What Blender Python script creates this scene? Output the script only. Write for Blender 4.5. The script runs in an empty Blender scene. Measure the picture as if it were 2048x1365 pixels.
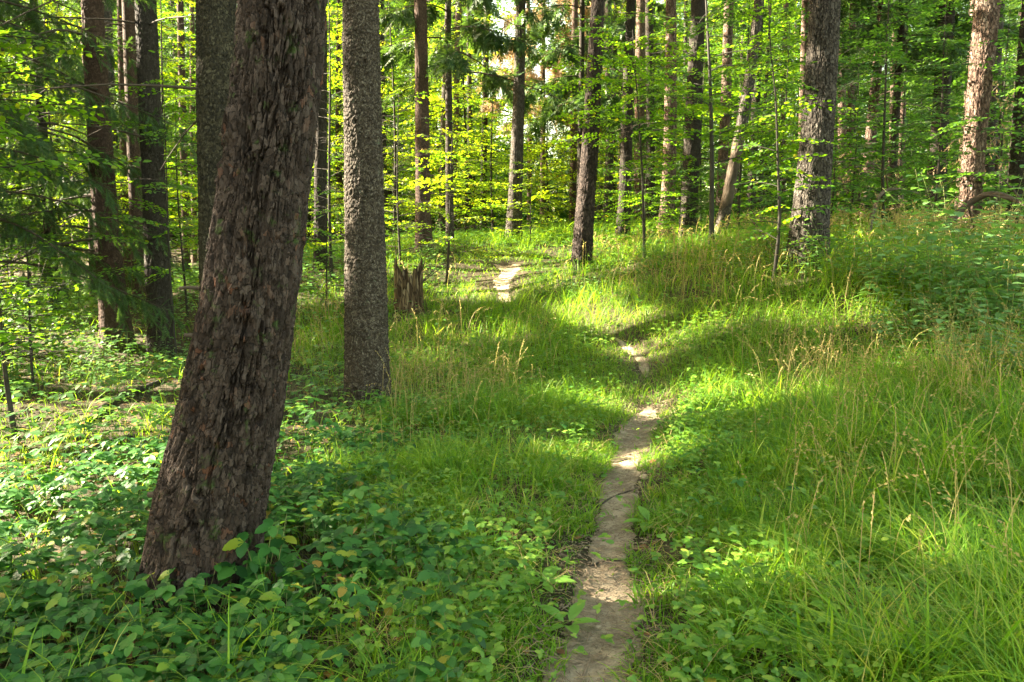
import bpy, math, random
import numpy as np
sc = bpy.context.scene
col = sc.collection
R = math.radians
rng = np.random.default_rng(7)

# ------------------------------------------------------------------ camera
PITCH = R(-7.0); EYE = 1.6; F = 2048 * 28 / 36.0
cam_d = bpy.data.cameras.new('camera'); cam = bpy.data.objects.new('camera', cam_d); col.objects.link(cam)
cam_d.lens = 28; cam_d.sensor_width = 36; cam_d.clip_start = 0.05; cam_d.clip_end = 2000
cam.location = (0, 0, EYE); cam.rotation_euler = (R(90) + PITCH, 0, 0)
sc.camera = cam

# ------------------------------------------------------------------ light
SUN_AZ = R(-78); SUN_EL = R(31)          # azimuth measured from +Y, negative = to the left
SUN = np.array([math.sin(SUN_AZ) * math.cos(SUN_EL), math.cos(SUN_AZ) * math.cos(SUN_EL), math.sin(SUN_EL)])
w = bpy.data.worlds.new('World'); sc.world = w; w.use_nodes = True
nt = w.node_tree; nt.nodes.clear()
sky = nt.nodes.new('ShaderNodeTexSky'); sky.sky_type = 'NISHITA'; sky.sun_disc = False
sky.sun_elevation = SUN_EL; sky.sun_rotation = SUN_AZ; sky.dust_density = 2.5; sky.ozone_density = 0.6
bg = nt.nodes.new('ShaderNodeBackground'); bg.inputs['Strength'].default_value = 0.09
ow = nt.nodes.new('ShaderNodeOutputWorld')
wb = nt.nodes.new('ShaderNodeMix'); wb.data_type = 'RGBA'; wb.blend_type = 'MULTIPLY'; wb.inputs[0].default_value = 1; wb.inputs[7].default_value = (1.2, 1.0, .62, 1)   # warm white balance tint put into the sky colour
nt.links.new(sky.outputs[0], wb.inputs[6]); nt.links.new(wb.outputs[2], bg.inputs[0]); nt.links.new(bg.outputs[0], ow.inputs[0])
sun_d = bpy.data.lights.new('sun', 'SUN'); sun_d.energy = 5.0; sun_d.angle = R(0.5); sun_d.color = (1.0, 0.87, 0.66)
sun = bpy.data.objects.new('sun', sun_d); col.objects.link(sun)
from mathutils import Vector
sun.rotation_euler = Vector(SUN).to_track_quat('Z', 'Y').to_euler(); sun.location = (-30, 0, 30)
sc.view_settings.view_transform = 'Standard'; sc.view_settings.look = 'None'
sc.view_settings.gamma = 1; sc.view_settings.exposure = 3.82
sc.render.engine = 'CYCLES'
sc.cycles.max_bounces = 8; sc.cycles.diffuse_bounces = 2; sc.cycles.transmission_bounces = 4; sc.cycles.glossy_bounces = 2
sc.cycles.sample_clamp_indirect = 6
sc.cycles.use_denoising = True

# ------------------------------------------------------------------ picture <-> world helpers
cp, sp = math.cos(PITCH), math.sin(PITCH)
def ray(px, py):
    r = (px - 1024) / F; u = (682.5 - py) / F
    return np.array([r, cp - u * sp, sp + u * cp])
def W(px, py, d):                        # world point on a sight line at forward distance d
    v = ray(px, py); return np.array([0, 0, EYE]) + v * (d / v[1])
def depth(p): return p[1] * cp + (p[2] - EYE) * sp
def pxof(x, y, z):
    zc = y * cp + (z - EYE) * sp; yc = -y * sp + (z - EYE) * cp
    return 1024 + F * x / zc, 682.5 - F * yc / zc

# ------------------------------------------------------------------ noise
def _h(i, j, k, s):
    n = (i * 374761393 + j * 668265263 + k * 2147483647 + s * 974634777) & 0xffffffff
    n = ((n ^ (n >> 13)) * 1274126177) & 0xffffffff
    n = (n ^ (n >> 16)) & 0xffffffff
    return (n % 1000003) / 1000003.0
def vnoise(x, y, z=0.0, s=0):
    x, y, z = np.broadcast_arrays(np.asarray(x, float), np.asarray(y, float), np.asarray(z, float))
    xi, yi, zi = np.floor(x).astype(np.int64), np.floor(y).astype(np.int64), np.floor(z).astype(np.int64)
    fx, fy, fz = x - xi, y - yi, z - zi
    fx = fx * fx * (3 - 2 * fx); fy = fy * fy * (3 - 2 * fy); fz = fz * fz * (3 - 2 * fz)
    r = 0
    for a in (0, 1):
        for b in (0, 1):
            for c in (0, 1):
                wgt = (fx if a else 1 - fx) * (fy if b else 1 - fy) * (fz if c else 1 - fz)
                r = r + wgt * _h(xi + a, yi + b, zi + c, s)
    return r * 2 - 1
def fbm(x, y, z=0.0, s=0, o=4):
    r = 0; a = 1.0
    for k in range(o):
        r = r + a * vnoise(x * 2 ** k, y * 2 ** k, np.asarray(z) * 2 ** k, s + k); a *= 0.5
    return r
def sstep(x, a, b):
    t = np.clip((x - a) / (b - a), 0, 1); return t * t * (3 - 2 * t)

# ------------------------------------------------------------------ terrain
def cpt(px, py, d):
    p = W(px, py, d); return (p[0], p[1], p[2])
CT = [(0, 0, 0), (-6, 0, -.1), (6, 0, .35), (0, -8, 0), (-8, -8, -.2), (8, -8, .4), (12, 3, .9), (-12, 4, -.3), (-20, 0, -.6), (20, 0, 1.8),
      (0.3, 2.75, 0.0), (-1.5, 3.5, -.02),
      cpt(735, 812, 8), cpt(320, 728, 12.5), cpt(235, 688, 13), cpt(1290, 840, 7.5), cpt(1270, 705, 10.5), cpt(1010, 592, 15.5),
      cpt(1000, 532, 19), cpt(1060, 484, 24), cpt(1165, 535, 16), cpt(1620, 528, 11.5), cpt(1940, 485, 14), cpt(2048, 900, 4.9),
      cpt(1700, 800, 7), cpt(2048, 640, 8.5), cpt(100, 625, 18), cpt(0, 1010, 5), cpt(50, 800, 8), cpt(600, 650, 14), cpt(845, 492, 21),
      cpt(1376, 500, 20), cpt(1245, 472, 24), cpt(300, 585, 26), cpt(815, 622, 14.5), cpt(1600, 1365, 2.75), cpt(300, 1365, 2.75)]
for y, hl, hc, hr in ((42, 1.0, 2.5, 3.2), (60, .5, 2.2, 3.0), (90, -2, -1, 0)):
    for fx, h in ((-1.2, hl - .6), (-.7, hl), (-.35, (hl + hc) / 2), (0, hc), (.35, hr - .2), (.7, hr), (1.2, hr + .3)):
        CT.append((fx * y, y, h))
CT = np.array(CT)
def _phi(r2): return np.sqrt(r2 + 9.0)
_A = _phi(((CT[:, None, :2] - CT[None, :, :2]) ** 2).sum(-1)); n_ = len(CT)
_M = np.zeros((n_ + 1, n_ + 1)); _M[:n_, :n_] = _A - np.eye(n_) * 0.10; _M[n_, :n_] = 1; _M[:n_, n_] = 1
_sol = np.linalg.solve(_M, np.append(CT[:, 2], 0))
def H0(x, y):
    x = np.asarray(x, float); y = np.asarray(y, float)
    r = np.sqrt(x * x + y * y) + 1e-9; k = np.minimum(1, 100 / r); xx = x * k; yy = y * k
    yy = np.maximum(yy, -12)
    out = np.zeros(np.broadcast(xx, yy).shape) + _sol[-1]
    for i in range(n_):
        out = out + _sol[i] * _phi((xx - CT[i, 0]) ** 2 + (yy - CT[i, 1]) ** 2)
    return out - np.maximum(r - 100, 0) * 0.03
def ground_hit(px, py):
    v = ray(px, py); o = np.array([0, 0, EYE]); t = np.linspace(1.5, 80, 3000)
    P = o + v * t[:, None]; d = P[:, 2] - H0(P[:, 0], P[:, 1])
    i = np.argmax(d < 0) if (d < 0).any() else len(t) - 1
    return P[i]
# path centre line
PP = [(1175, 1500), (1185, 1365), (1208, 1240), (1215, 1120), (1232, 1020), (1248, 940), (1268, 880), (1288, 835), (1300, 790), (1292, 745), (1272, 702),
      (1222, 665), (1120, 632), (1030, 608), (1008, 585), (1012, 562), (1020, 546), (1022, 535), (1012, 526)]
PC = np.array([ground_hit(*p)[:2] for p in PP]); PC = np.vstack([[PC[0, 0] - .05, -1.0], PC])
def catmull(P, n):
    P = np.asarray(P, float); Q = np.vstack([2 * P[0] - P[1], P, 2 * P[-1] - P[-2]]); out = []
    for i in range(1, len(Q) - 2):
        t = np.linspace(0, 1, n, endpoint=False)[:, None]
        a, b, c, d = Q[i - 1], Q[i], Q[i + 1], Q[i + 2]
        out.append(.5 * (2 * b + (c - a) * t + (2 * a - 5 * b + 4 * c - d) * t ** 2 + (3 * b - a - 3 * c + d) * t ** 3))
    out.append(P[-1:]); return np.vstack(out)
PS = catmull(PC, 12)
def pdist(x, y):
    x = np.asarray(x, float); y = np.asarray(y, float); best = np.full(x.shape, 1e9)
    for a, b in zip(PS[:-1], PS[1:]):
        ab = b - a; L = (ab ** 2).sum() + 1e-9
        t = np.clip(((x - a[0]) * ab[0] + (y - a[1]) * ab[1]) / L, 0, 1)
        best = np.minimum(best, (x - a[0] - t * ab[0]) ** 2 + (y - a[1] - t * ab[1]) ** 2)
    return np.sqrt(best)
def pgap(x, y):      # distance to the trodden part only: the trail is overgrown between 8.3-9.3 m and 11.2-14.6 m
    y = np.asarray(y, float); return pdist(x, y) + .35 * ((y > 8.2) & (y < 9.3)) + 1.2 * sstep(y, 10.9, 11.6) * (1 - sstep(y, 14.2, 14.8))
def H(x, y):
    x = np.asarray(x, float); y = np.asarray(y, float)
    return H0(x, y) + .05 * fbm(x * .7, y * .7, s=3, o=3) - .05 * np.exp(-(pdist(x, y) / .22) ** 2)

# ------------------------------------------------------------------ mesh building
class Geo:
    def __init__(s): s.v = []; s.f = {3: [], 4: []}; s.n = 0
    def add(s, v, *faces, mi=0):
        v = np.asarray(v, float).reshape(-1, 3); s.v.append(v)
        for f in faces:
            f = np.asarray(f, np.int64)
            if f.size: s.f[f.shape[-1]].append((f.reshape(-1, f.shape[-1]) + s.n, mi))
        s.n += len(v); return s
    def build(s, name, mats, parent=None, base=None, smooth=True):
        v = np.vstack(s.v) if s.v else np.zeros((0, 3))
        if base is not None: v = v - np.asarray(base)
        t = [a for a, _ in s.f[3]]; q = [a for a, _ in s.f[4]]
        t = np.vstack(t) if t else np.zeros((0, 3), int); q = np.vstack(q) if q else np.zeros((0, 4), int)
        mi = [np.full(len(a), m) for k in (3, 4) for a, m in s.f[k]]
        mi = np.concatenate(mi) if mi else np.zeros(0)
        me = bpy.data.meshes.new(name)
        me.vertices.add(len(v)); me.vertices.foreach_set('co', v.astype(np.float32).ravel())
        nl = t.size + q.size; me.loops.add(nl)
        me.loops.foreach_set('vertex_index', np.concatenate([t.ravel(), q.ravel()]).astype(np.int32))
        npoly = len(t) + len(q); me.polygons.add(npoly)
        ls = np.concatenate([np.arange(len(t)) * 3, t.size + np.arange(len(q)) * 4]).astype(np.int32)
        me.polygons.foreach_set('loop_start', ls)
        me.polygons.foreach_set('material_index', mi.astype(np.int32))
        me.polygons.foreach_set('use_smooth', np.full(npoly, smooth))
        me.update(calc_edges=True)
        if not isinstance(mats, (list, tuple)): mats = [mats]
        for m in mats: me.materials.append(m)
        return link(name, me, parent)
def link(name, me, parent=None):
    o = bpy.data.objects.new(name, me); col.objects.link(o)
    if parent is not None: o.parent = parent
    return o
def tag(o, label=None, cat=None, group=None, kind=None):
    if label: o['label'] = label
    if cat: o['category'] = cat
    if group: o['group'] = group
    if kind: o['kind'] = kind
    return o
def empty(name, loc, rz=0, sc_=1.0):
    o = bpy.data.objects.new(name, None); col.objects.link(o)
    o.location = loc; o.rotation_euler = (0, 0, rz); o.scale = (sc_,) * 3; o.empty_display_size = .2
    return o
def dup(root, loc, rz, s, label, group):
    r = root.copy(); col.objects.link(r); r.location = loc; r.rotation_euler = (0, 0, rz); r.scale = (s,) * 3
    r['label'] = label
    if group: r['group'] = group
    elif 'group' in r: del r['group']
    for ch in root.children:
        c = ch.copy(); col.objects.link(c); c.parent = r
    return r

def stamp(g, tpl, P, ax, nm, S, mi=0):
    """tpl=(verts,[faces...]); ax = direction of local +Y, nm = approximate direction of local +Z"""
    P = np.atleast_2d(P); n = len(P)
    if n == 0: return
    ax = np.broadcast_to(ax, (n, 3)); nm = np.broadcast_to(nm, (n, 3))
    y = ax / (np.linalg.norm(ax, axis=1, keepdims=True) + 1e-9)
    x = np.cross(y, nm); x = x / (np.linalg.norm(x, axis=1, keepdims=True) + 1e-9)
    z = np.cross(x, y)
    S = np.asarray(S, float)
    if S.ndim < 2: S = np.broadcast_to(S, (n,))[:, None] * np.ones((1, 3))
    tv = tpl[0]; k = len(tv)
    V = P[:, None, :] + x[:, None, :] * (tv[None, :, 0:1] * S[:, None, 0:1]) + y[:, None, :] * (tv[None, :, 1:2] * S[:, None, 1:2]) + z[:, None, :] * (tv[None, :, 2:3] * S[:, None, 2:3])
    off = (np.arange(n) * k)[:, None, None]
    g.add(V.reshape(-1, 3), *[(np.asarray(f)[None] + off).reshape(-1, len(f[0])) for f in tpl[1]], mi=mi)

def leaf_tpl(n=3, width=.6, fold=.12, droop=.12, serr=0.0, peak=.45, stem=0.0):
    V = []; t = np.linspace(0, 1, n + 1)
    mid = [(0, stem + a, -droop * a * a) for a in t]
    L = []; Rr = []
    for a in t[1:-1]:
        wd = width / 2 * (math.sin(math.pi * a ** (math.log(.5) / math.log(peak)))) ** .7
        L.append((-wd, stem + a, fold * wd * 2 - droop * a * a)); Rr.append((wd, stem + a, fold * wd * 2 - droop * a * a))
        if serr:
            L.append((-wd * (1 - serr), stem + a + .35 / n, fold * wd * 2 - droop * a * a)); Rr.append((wd * (1 - serr), stem + a + .35 / n, fold * wd * 2 - droop * a * a))
    V = mid + L + Rr; m = n + 1; nl = len(L)
    tris = []; quads = []
    side = 2 if serr else 1
    for s_, off in ((0, m), (1, m + nl)):
        pts = [off + i for i in range(nl)]
        # fan strip between midrib and margin
        seq_m = list(range(m))
        def tri(a, b, c): tris.append((a, b, c) if s_ else (a, c, b))
        tri(0, pts[0], 1)
        for i in range(1, n):
            p = pts[(i - 1) * side]
            if serr:
                q = pts[(i - 1) * side + 1]; tri(i, p, q)
                nx = pts[i * side] if i < n - 1 else None
                if nx is not None: tri(i, q, i + 1); tri(i + 1, q, nx)
                else: tri(i, q, n)
            else:
                if i < n - 1: tri(i, p, i + 1); tri(i + 1, p, pts[i])
                else: tri(i, p, n)
    return (np.array(V, float), [tris])
def merge_tpl(parts):
    V = []; fs = {3: [], 4: []}; n = 0
    for (v, F_), P, ax, nm, S in parts:
        g = Geo(); stamp(g, (v, F_), np.array([P]), np.array(ax, float), np.array(nm, float), S)
        V.append(g.v[0])
        for k in (3, 4):
            for a, _ in g.f[k]: fs[k].append(a + n)
        n += len(g.v[0])
    return (np.vstack(V), [np.vstack(fs[k]) for k in (3, 4) if fs[k]])

def tube(g, P, r, ns=6, mi=0, cap=True):
    P = np.asarray(P, float); m = len(P); r = np.broadcast_to(r, (m,))
    T = np.gradient(P, axis=0); T /= np.linalg.norm(T, axis=1, keepdims=True) + 1e-9
    ref = np.array([0, 0, 1.0]) if abs(T[0, 2]) < .8 else np.array([1.0, 0, 0])
    X = np.cross(T, ref); X /= np.linalg.norm(X, axis=1, keepdims=True) + 1e-9; Y = np.cross(T, X)
    a = np.arange(ns) / ns * 2 * math.pi
    V = P[:, None] + r[:, None, None] * (X[:, None] * np.cos(a)[None, :, None] + Y[:, None] * np.sin(a)[None, :, None])
    i = np.arange(m - 1)[:, None] * ns; j = np.arange(ns)[None]; j2 = (j + 1) % ns
    q = np.stack([i + j, i + j2, i + ns + j2, i + ns + j], -1).reshape(-1, 4)
    V = V.reshape(-1, 3)
    if cap:
        V = np.vstack([V, P[-1] + T[-1] * r[-1] * .3]); c = len(V) - 1; b = (m - 1) * ns
        tr = np.stack([b + np.arange(ns), b + (np.arange(ns) + 1) % ns, np.full(ns, c)], -1)
        g.add(V, q, tr, mi=mi)
    else: g.add(V, q, mi=mi)
def rnd(a, b, n=None): return rng.uniform(a, b, n)
def unit(v): v = np.asarray(v, float); return v / (np.linalg.norm(v, axis=-1, keepdims=True) + 1e-9)

# ------------------------------------------------------------------ materials
def mat(name):
    m = bpy.data.materials.new(name); m.use_nodes = True; m.node_tree.nodes.clear()
    return m, m.node_tree.nodes, m.node_tree.links
def ramp(N, stops, interp='LINEAR'):
    r = N.new('ShaderNodeValToRGB'); r.color_ramp.interpolation = interp; e = r.color_ramp.elements
    while len(e) < len(stops): e.new(.5)
    for k, (p, c) in enumerate(stops): e[k].position = p; e[k].color = (*c, 1)
    return r
def leaf_mat(name, stops, trans=(0.2, 0.36, 0.03), tf=.5, rough=.45, spec=.35, objvar=.25, patch=0):
    m, N, L = mat(name)
    geo = N.new('ShaderNodeNewGeometry'); rp = ramp(N, stops); 
    if patch:
        tc = N.new('ShaderNodeTexCoord'); pn = noise_node(N, L, tc.outputs['Object'], 1.1, 3); ma = N.new('ShaderNodeMath'); ma.operation = 'MULTIPLY_ADD'; ma.inputs[1].default_value = patch * 2
        mb = N.new('ShaderNodeMath'); mb.operation = 'MULTIPLY_ADD'; mb.inputs[1].default_value = 1 - patch * .5; mb.inputs[2].default_value = -patch * .75
        L.new(geo.outputs['Random Per Island'], mb.inputs[0]); L.new(pn.outputs['Fac'], ma.inputs[0]); L.new(mb.outputs[0], ma.inputs[2]); L.new(ma.outputs[0], rp.inputs[0])
    else: L.new(geo.outputs['Random Per Island'], rp.inputs[0])
    oi = N.new('ShaderNodeObjectInfo'); hs = N.new('ShaderNodeHueSaturation')
    mr = N.new('ShaderNodeMapRange'); mr.inputs[3].default_value = 1 - objvar; mr.inputs[4].default_value = 1 + objvar
    L.new(oi.outputs['Random'], mr.inputs[0]); L.new(mr.outputs[0], hs.inputs['Value']); L.new(rp.outputs[0], hs.inputs['Color'])
    P = N.new('ShaderNodeBsdfPrincipled'); P.inputs['Roughness'].default_value = rough; P.inputs['Specular IOR Level'].default_value = spec
    L.new(hs.outputs[0], P.inputs['Base Color'])
    tr = N.new('ShaderNodeBsdfTranslucent')
    mx = N.new('ShaderNodeMix'); mx.data_type = 'RGBA'; mx.blend_type = 'MIX'; mx.inputs[0].default_value = .6
    sc2 = N.new('ShaderNodeMix'); sc2.data_type = 'RGBA'; sc2.blend_type = 'MULTIPLY'; sc2.inputs[0].default_value = 1; sc2.inputs[7].default_value = (2.6, 2.6, 1.2, 1)
    L.new(hs.outputs[0], sc2.inputs[6]); L.new(sc2.outputs[2], mx.inputs[6]); mx.inputs[7].default_value = (*trans, 1)
    L.new(mx.outputs[2], tr.inputs['Color'])
    ms = N.new('ShaderNodeMixShader'); ms.inputs[0].default_value = tf
    L.new(P.outputs[0], ms.inputs[1]); L.new(tr.outputs[0], ms.inputs[2])
    o = N.new('ShaderNodeOutputMaterial'); L.new(ms.outputs[0], o.inputs[0]); return m
def noise_node(N, L, vec, scale, detail=4, rough=.6):
    n = N.new('ShaderNodeTexNoise'); n.inputs['Scale'].default_value = scale; n.inputs['Detail'].default_value = detail; n.inputs['Roughness'].default_value = rough
    if vec is not None: L.new(vec, n.inputs['Vector'])
    return n
def bark_mat(name, stops, scale=14, stretch=.32, bump=.9, dist=.03, moss=None, moss_amt=.0, crack=(.022, .016, .012), crack_w=.09, moss_scale=3.2):
    m, N, L = mat(name)
    tc = N.new('ShaderNodeTexCoord'); mp = N.new('ShaderNodeMapping'); mp.inputs['Scale'].default_value = (1, 1, stretch)
    L.new(tc.outputs['Object'], mp.inputs[0])
    n0 = noise_node(N, L, mp.outputs[0], 9, 3); add = N.new('ShaderNodeMixRGB'); add.blend_type = 'LINEAR_LIGHT'; add.inputs[0].default_value = .07
    L.new(mp.outputs[0], add.inputs[1]); L.new(n0.outputs['Color'], add.inputs[2])
    v = N.new('ShaderNodeTexVoronoi'); v.feature = 'DISTANCE_TO_EDGE'; v.inputs['Scale'].default_value = scale; L.new(add.outputs[0], v.inputs['Vector'])
    v2 = N.new('ShaderNodeTexVoronoi'); v2.feature = 'F1'; v2.inputs['Scale'].default_value = scale; L.new(add.outputs[0], v2.inputs['Vector'])
    n1 = noise_node(N, L, tc.outputs['Object'], 4, 6, .65); rp = ramp(N, stops)
    mx0 = N.new('ShaderNodeMixRGB'); mx0.inputs[0].default_value = .6; L.new(n1.outputs['Fac'], mx0.inputs[1]); L.new(v2.outputs['Color'], mx0.inputs[2])
    L.new(mx0.outputs[0], rp.inputs[0])
    cr = N.new('ShaderNodeMapRange'); cr.inputs[1].default_value = 0; cr.inputs[2].default_value = crack_w; L.new(v.outputs['Distance'], cr.inputs[0])
    mc = N.new('ShaderNodeMixRGB'); L.new(cr.outputs[0], mc.inputs[0]); mc.inputs[1].default_value = (*crack, 1); L.new(rp.outputs[0], mc.inputs[2])
    colr = mc.outputs[0]
    if moss:
        n3 = noise_node(N, L, tc.outputs['Object'], moss_scale, 7, .7); mr = N.new('ShaderNodeMapRange')
        mr.inputs[1].default_value = .62 - moss_amt; mr.inputs[2].default_value = .72 - moss_amt; L.new(n3.outputs['Fac'], mr.inputs[0])
        mm = N.new('ShaderNodeMixRGB'); L.new(mr.outputs[0], mm.inputs[0]); L.new(colr, mm.inputs[1]); mm.inputs[2].default_value = (*moss, 1); colr = mm.outputs[0]
    P = N.new('ShaderNodeBsdfPrincipled'); P.inputs['Roughness'].default_value = .85; P.inputs['Specular IOR Level'].default_value = .25
    L.new(colr, P.inputs['Base Color'])
    n2 = noise_node(N, L, tc.outputs['Object'], 70, 4, .7)
    ma = N.new('ShaderNodeMath'); ma.operation = 'MULTIPLY_ADD'; ma.inputs[1].default_value = .35; L.new(n2.outputs['Fac'], ma.inputs[0]); L.new(cr.outputs[0], ma.inputs[2])
    b = N.new('ShaderNodeBump'); b.inputs['Strength'].default_value = bump; b.inputs['Distance'].default_value = dist
    L.new(ma.outputs[0], b.inputs['Height']); L.new(b.outputs[0], P.inputs['Normal'])
    o = N.new('ShaderNodeOutputMaterial'); L.new(P.outputs[0], o.inputs[0]); return m
def plain_mat(name, stops, scale=6, rough=.8, bump=.5, dist=.01, coord='Object', trans=0, detail=6, bscale=40):
    m, N, L = mat(name); tc = N.new('ShaderNodeTexCoord')
    n1 = noise_node(N, L, tc.outputs[coord], scale, detail, .65); rp = ramp(N, stops); L.new(n1.outputs['Fac'], rp.inputs[0])
    P = N.new('ShaderNodeBsdfPrincipled'); P.inputs['Roughness'].default_value = rough; P.inputs['Specular IOR Level'].default_value = .25
    L.new(rp.outputs[0], P.inputs['Base Color'])
    n2 = noise_node(N, L, tc.outputs[coord], bscale, 5, .7); b = N.new('ShaderNodeBump'); b.inputs['Strength'].default_value = bump; b.inputs['Distance'].default_value = dist
    L.new(n2.outputs['Fac'], b.inputs['Height']); L.new(b.outputs[0], P.inputs['Normal'])
    o = N.new('ShaderNodeOutputMaterial'); L.new(P.outputs[0], o.inputs[0]); return m

M = {}
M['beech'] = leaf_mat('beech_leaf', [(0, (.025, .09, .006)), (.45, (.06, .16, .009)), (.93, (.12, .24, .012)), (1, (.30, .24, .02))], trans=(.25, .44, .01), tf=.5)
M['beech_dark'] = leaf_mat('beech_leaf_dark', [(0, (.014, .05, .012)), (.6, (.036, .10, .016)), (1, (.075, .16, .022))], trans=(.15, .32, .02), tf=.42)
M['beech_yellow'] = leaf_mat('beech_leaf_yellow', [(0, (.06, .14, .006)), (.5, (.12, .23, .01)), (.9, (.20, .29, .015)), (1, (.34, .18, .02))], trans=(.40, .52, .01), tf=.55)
M['needle'] = leaf_mat('spruce_needle', [(0, (.018, .05, .014)), (.6, (.035, .085, .02)), (1, (.07, .12, .025))], trans=(.10, .18, .02), tf=.3, rough=.5)
M['needle_dead'] = leaf_mat('spruce_needle_dead', [(0, (.22, .14, .07)), (1, (.36, .26, .15))], trans=(.4, .3, .18), tf=.4, rough=.7)
M['bramble'] = leaf_mat('bramble_leaf', [(0, (.010, .05, .010)), (.5, (.032, .12, .020)), (.9, (.07, .19, .028)), (.97, (.2, .26, .02)), (1, (.26, .15, .03))], trans=(.12, .30, .02), tf=.33, rough=.5, spec=.32, objvar=0)
M['bramble_far'] = leaf_mat('bramble_leaf_far', [(0, (.018, .08, .012)), (.6, (.06, .17, .022)), (.9, (.13, .24, .03)), (1, (.3, .26, .04))], trans=(.18, .36, .02), tf=.35, rough=.45, spec=.35, objvar=0)
M['herb'] = leaf_mat('herb_leaf', [(0, (.045, .14, .02)), (.6, (.08, .2, .03)), (1, (.14, .26, .04))], trans=(.2, .4, .03), tf=.4, rough=.45, spec=.45, objvar=.1)
M['herb_bright'] = leaf_mat('weed_leaf', [(0, (.05, .14, .016)), (.6, (.115, .24, .025)), (1, (.22, .31, .04))], trans=(.26, .42, .02), tf=.4, rough=.42, spec=.45, objvar=0)
M['dock'] = leaf_mat('dock_leaf', [(0, (.09, .22, .03)), (1, (.15, .3, .04))], trans=(.25, .45, .04), tf=.4, rough=.4, spec=.5, objvar=.1)
M['shrub'] = leaf_mat('shrub_leaf', [(0, (.07, .17, .045)), (1, (.15, .28, .10))], trans=(.2, .38, .05), tf=.35, rough=.4, spec=.5, objvar=.1)
M['grass'] = leaf_mat('grass_blade', [(0, (.020, .078, .006)), (.35, (.062, .18, .010)), (.67, (.15, .285, .018)), (.88, (.28, .35, .045)), (1, (.44, .35, .13))], trans=(.31, .46, .015), tf=.42, rough=.5, spec=.25, objvar=0, patch=.5)
M['grass_short'] = leaf_mat('grass_short', [(0, (.03, .13, .006)), (.6, (.09, .25, .01)), (.9, (.18, .32, .02)), (1, (.35, .32, .10))], trans=(.26, .48, .01), tf=.4, rough=.5, spec=.25, objvar=0, patch=.4)
M['straw'] = leaf_mat('straw_grass', [(0, (.22, .17, .07)), (.5, (.36, .27, .12)), (1, (.22, .25, .06))], trans=(.45, .35, .18), tf=.35, rough=.6, spec=.2, objvar=0)
M['litter'] = leaf_mat('dead_leaf', [(0, (.07, .035, .015)), (.6, (.16, .08, .03)), (.9, (.30, .16, .05)), (1, (.42, .2, .04))], trans=(.2, .1, .03), tf=.15, rough=.7, spec=.2, objvar=0)
M['twig'] = plain_mat('twig_wood', [(.3, (.10, .07, .045)), (.7, (.24, .18, .12))], 20)
M['branch'] = plain_mat('dead_branch_wood', [(.3, (.035, .027, .02)), (.7, (.085, .066, .048))], 8, bump=.6)
M['stem_dark'] = plain_mat('sapling_bark', [(.3, (.016, .013, .009)), (.7, (.045, .04, .03))], 9, bump=.4)
M['grey_beech'] = plain_mat('beech_bark', [(.3, (.025, .023, .017)), (.7, (.06, .056, .045))], 6, bump=.4)
M['green_stem'] = plain_mat('green_stem', [(.3, (.10, .15, .04)), (.7, (.2, .2, .07))], 9, bump=.2)
M['bark_big'] = bark_mat('pine_bark_plates', [(.2, (.014, .0095, .0075)), (.42, (.031, .020, .015)), (.56, (.048, .033, .026)), (.68, (.068, .050, .041)), (.78, (.08, .032, .016)), (.9, (.10, .082, .068))], scale=40, stretch=.55, bump=.8, dist=.005, moss=(.035, .055, .012), moss_amt=.045, crack=(.012, .008, .006), crack_w=.05, moss_scale=11)
M['bark_scale'] = bark_mat('spruce_bark_scales', [(.25, (.030, .022, .015)), (.45, (.062, .048, .034)), (.6, (.09, .073, .053)), (.75, (.135, .116, .09))], scale=52, stretch=.75, bump=.9, dist=.006, moss=(.10, .12, .085), moss_amt=.0, crack=(.02, .015, .011), crack_w=.12, moss_scale=9)
M['bark_brown'] = bark_mat('spruce_bark_brown', [(0.3, (0.0212, 0.0151, 0.0121)), (0.55, (0.0428, 0.0302, 0.0242)), (0.8, (0.0756, 0.0554, 0.0454))], scale=26, stretch=.45, bump=1, dist=.02, crack=(.02, .015, .012))
M['bark_dark'] = bark_mat('spruce_bark_dark', [(0.3, (0.0203, 0.0166, 0.0133)), (0.55, (0.0405, 0.0332, 0.0258)), (0.8, (0.0664, 0.0572, 0.0443))], scale=44, stretch=.6, bump=.9, dist=.012, moss=(.08, .10, .05), moss_amt=.03)
M['bark_red'] = bark_mat('spruce_bark_red', [(0.3, (0.0479, 0.0312, 0.0242)), (0.55, (0.0806, 0.0494, 0.0363)), (0.8, (0.121, 0.0832, 0.063))], scale=44, stretch=.7, bump=.7, dist=.012, crack=(.05, .03, .02))
M['bark_pink'] = bark_mat('pine_bark_pink', [(0.3, (0.0765, 0.0478, 0.035)), (0.55, (0.153, 0.0988, 0.0733)), (0.8, (0.2167, 0.1721, 0.1339))], scale=22, stretch=.45, bump=1, dist=.02, crack=(.04, .028, .02))
M['bark_olive'] = bark_mat('spruce_bark_olive', [(0.25, (0.015, 0.0132, 0.0084)), (0.5, (0.0372, 0.0312, 0.018)), (0.75, (0.078, 0.069, 0.042))], scale=46, stretch=.7, bump=.9, dist=.008, crack=(.014, .012, .008), crack_w=.1)
M['bark_grey'] = bark_mat('spruce_bark_grey', [(0.3, (0.0465, 0.0395, 0.0326)), (0.55, (0.079, 0.0674, 0.0558)), (0.8, (0.1162, 0.1023, 0.086))], scale=26, stretch=.5, bump=1, dist=.018)
M['stone'] = plain_mat('tan_stone', [(.3, (.22, .17, .11)), (.7, (.42, .35, .25))], 30)
M['bare_wood'] = plain_mat('bare_dead_wood', [(.3, (.045, .032, .022)), (.7, (.11, .085, .06))], 5, bump=.4)
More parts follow.
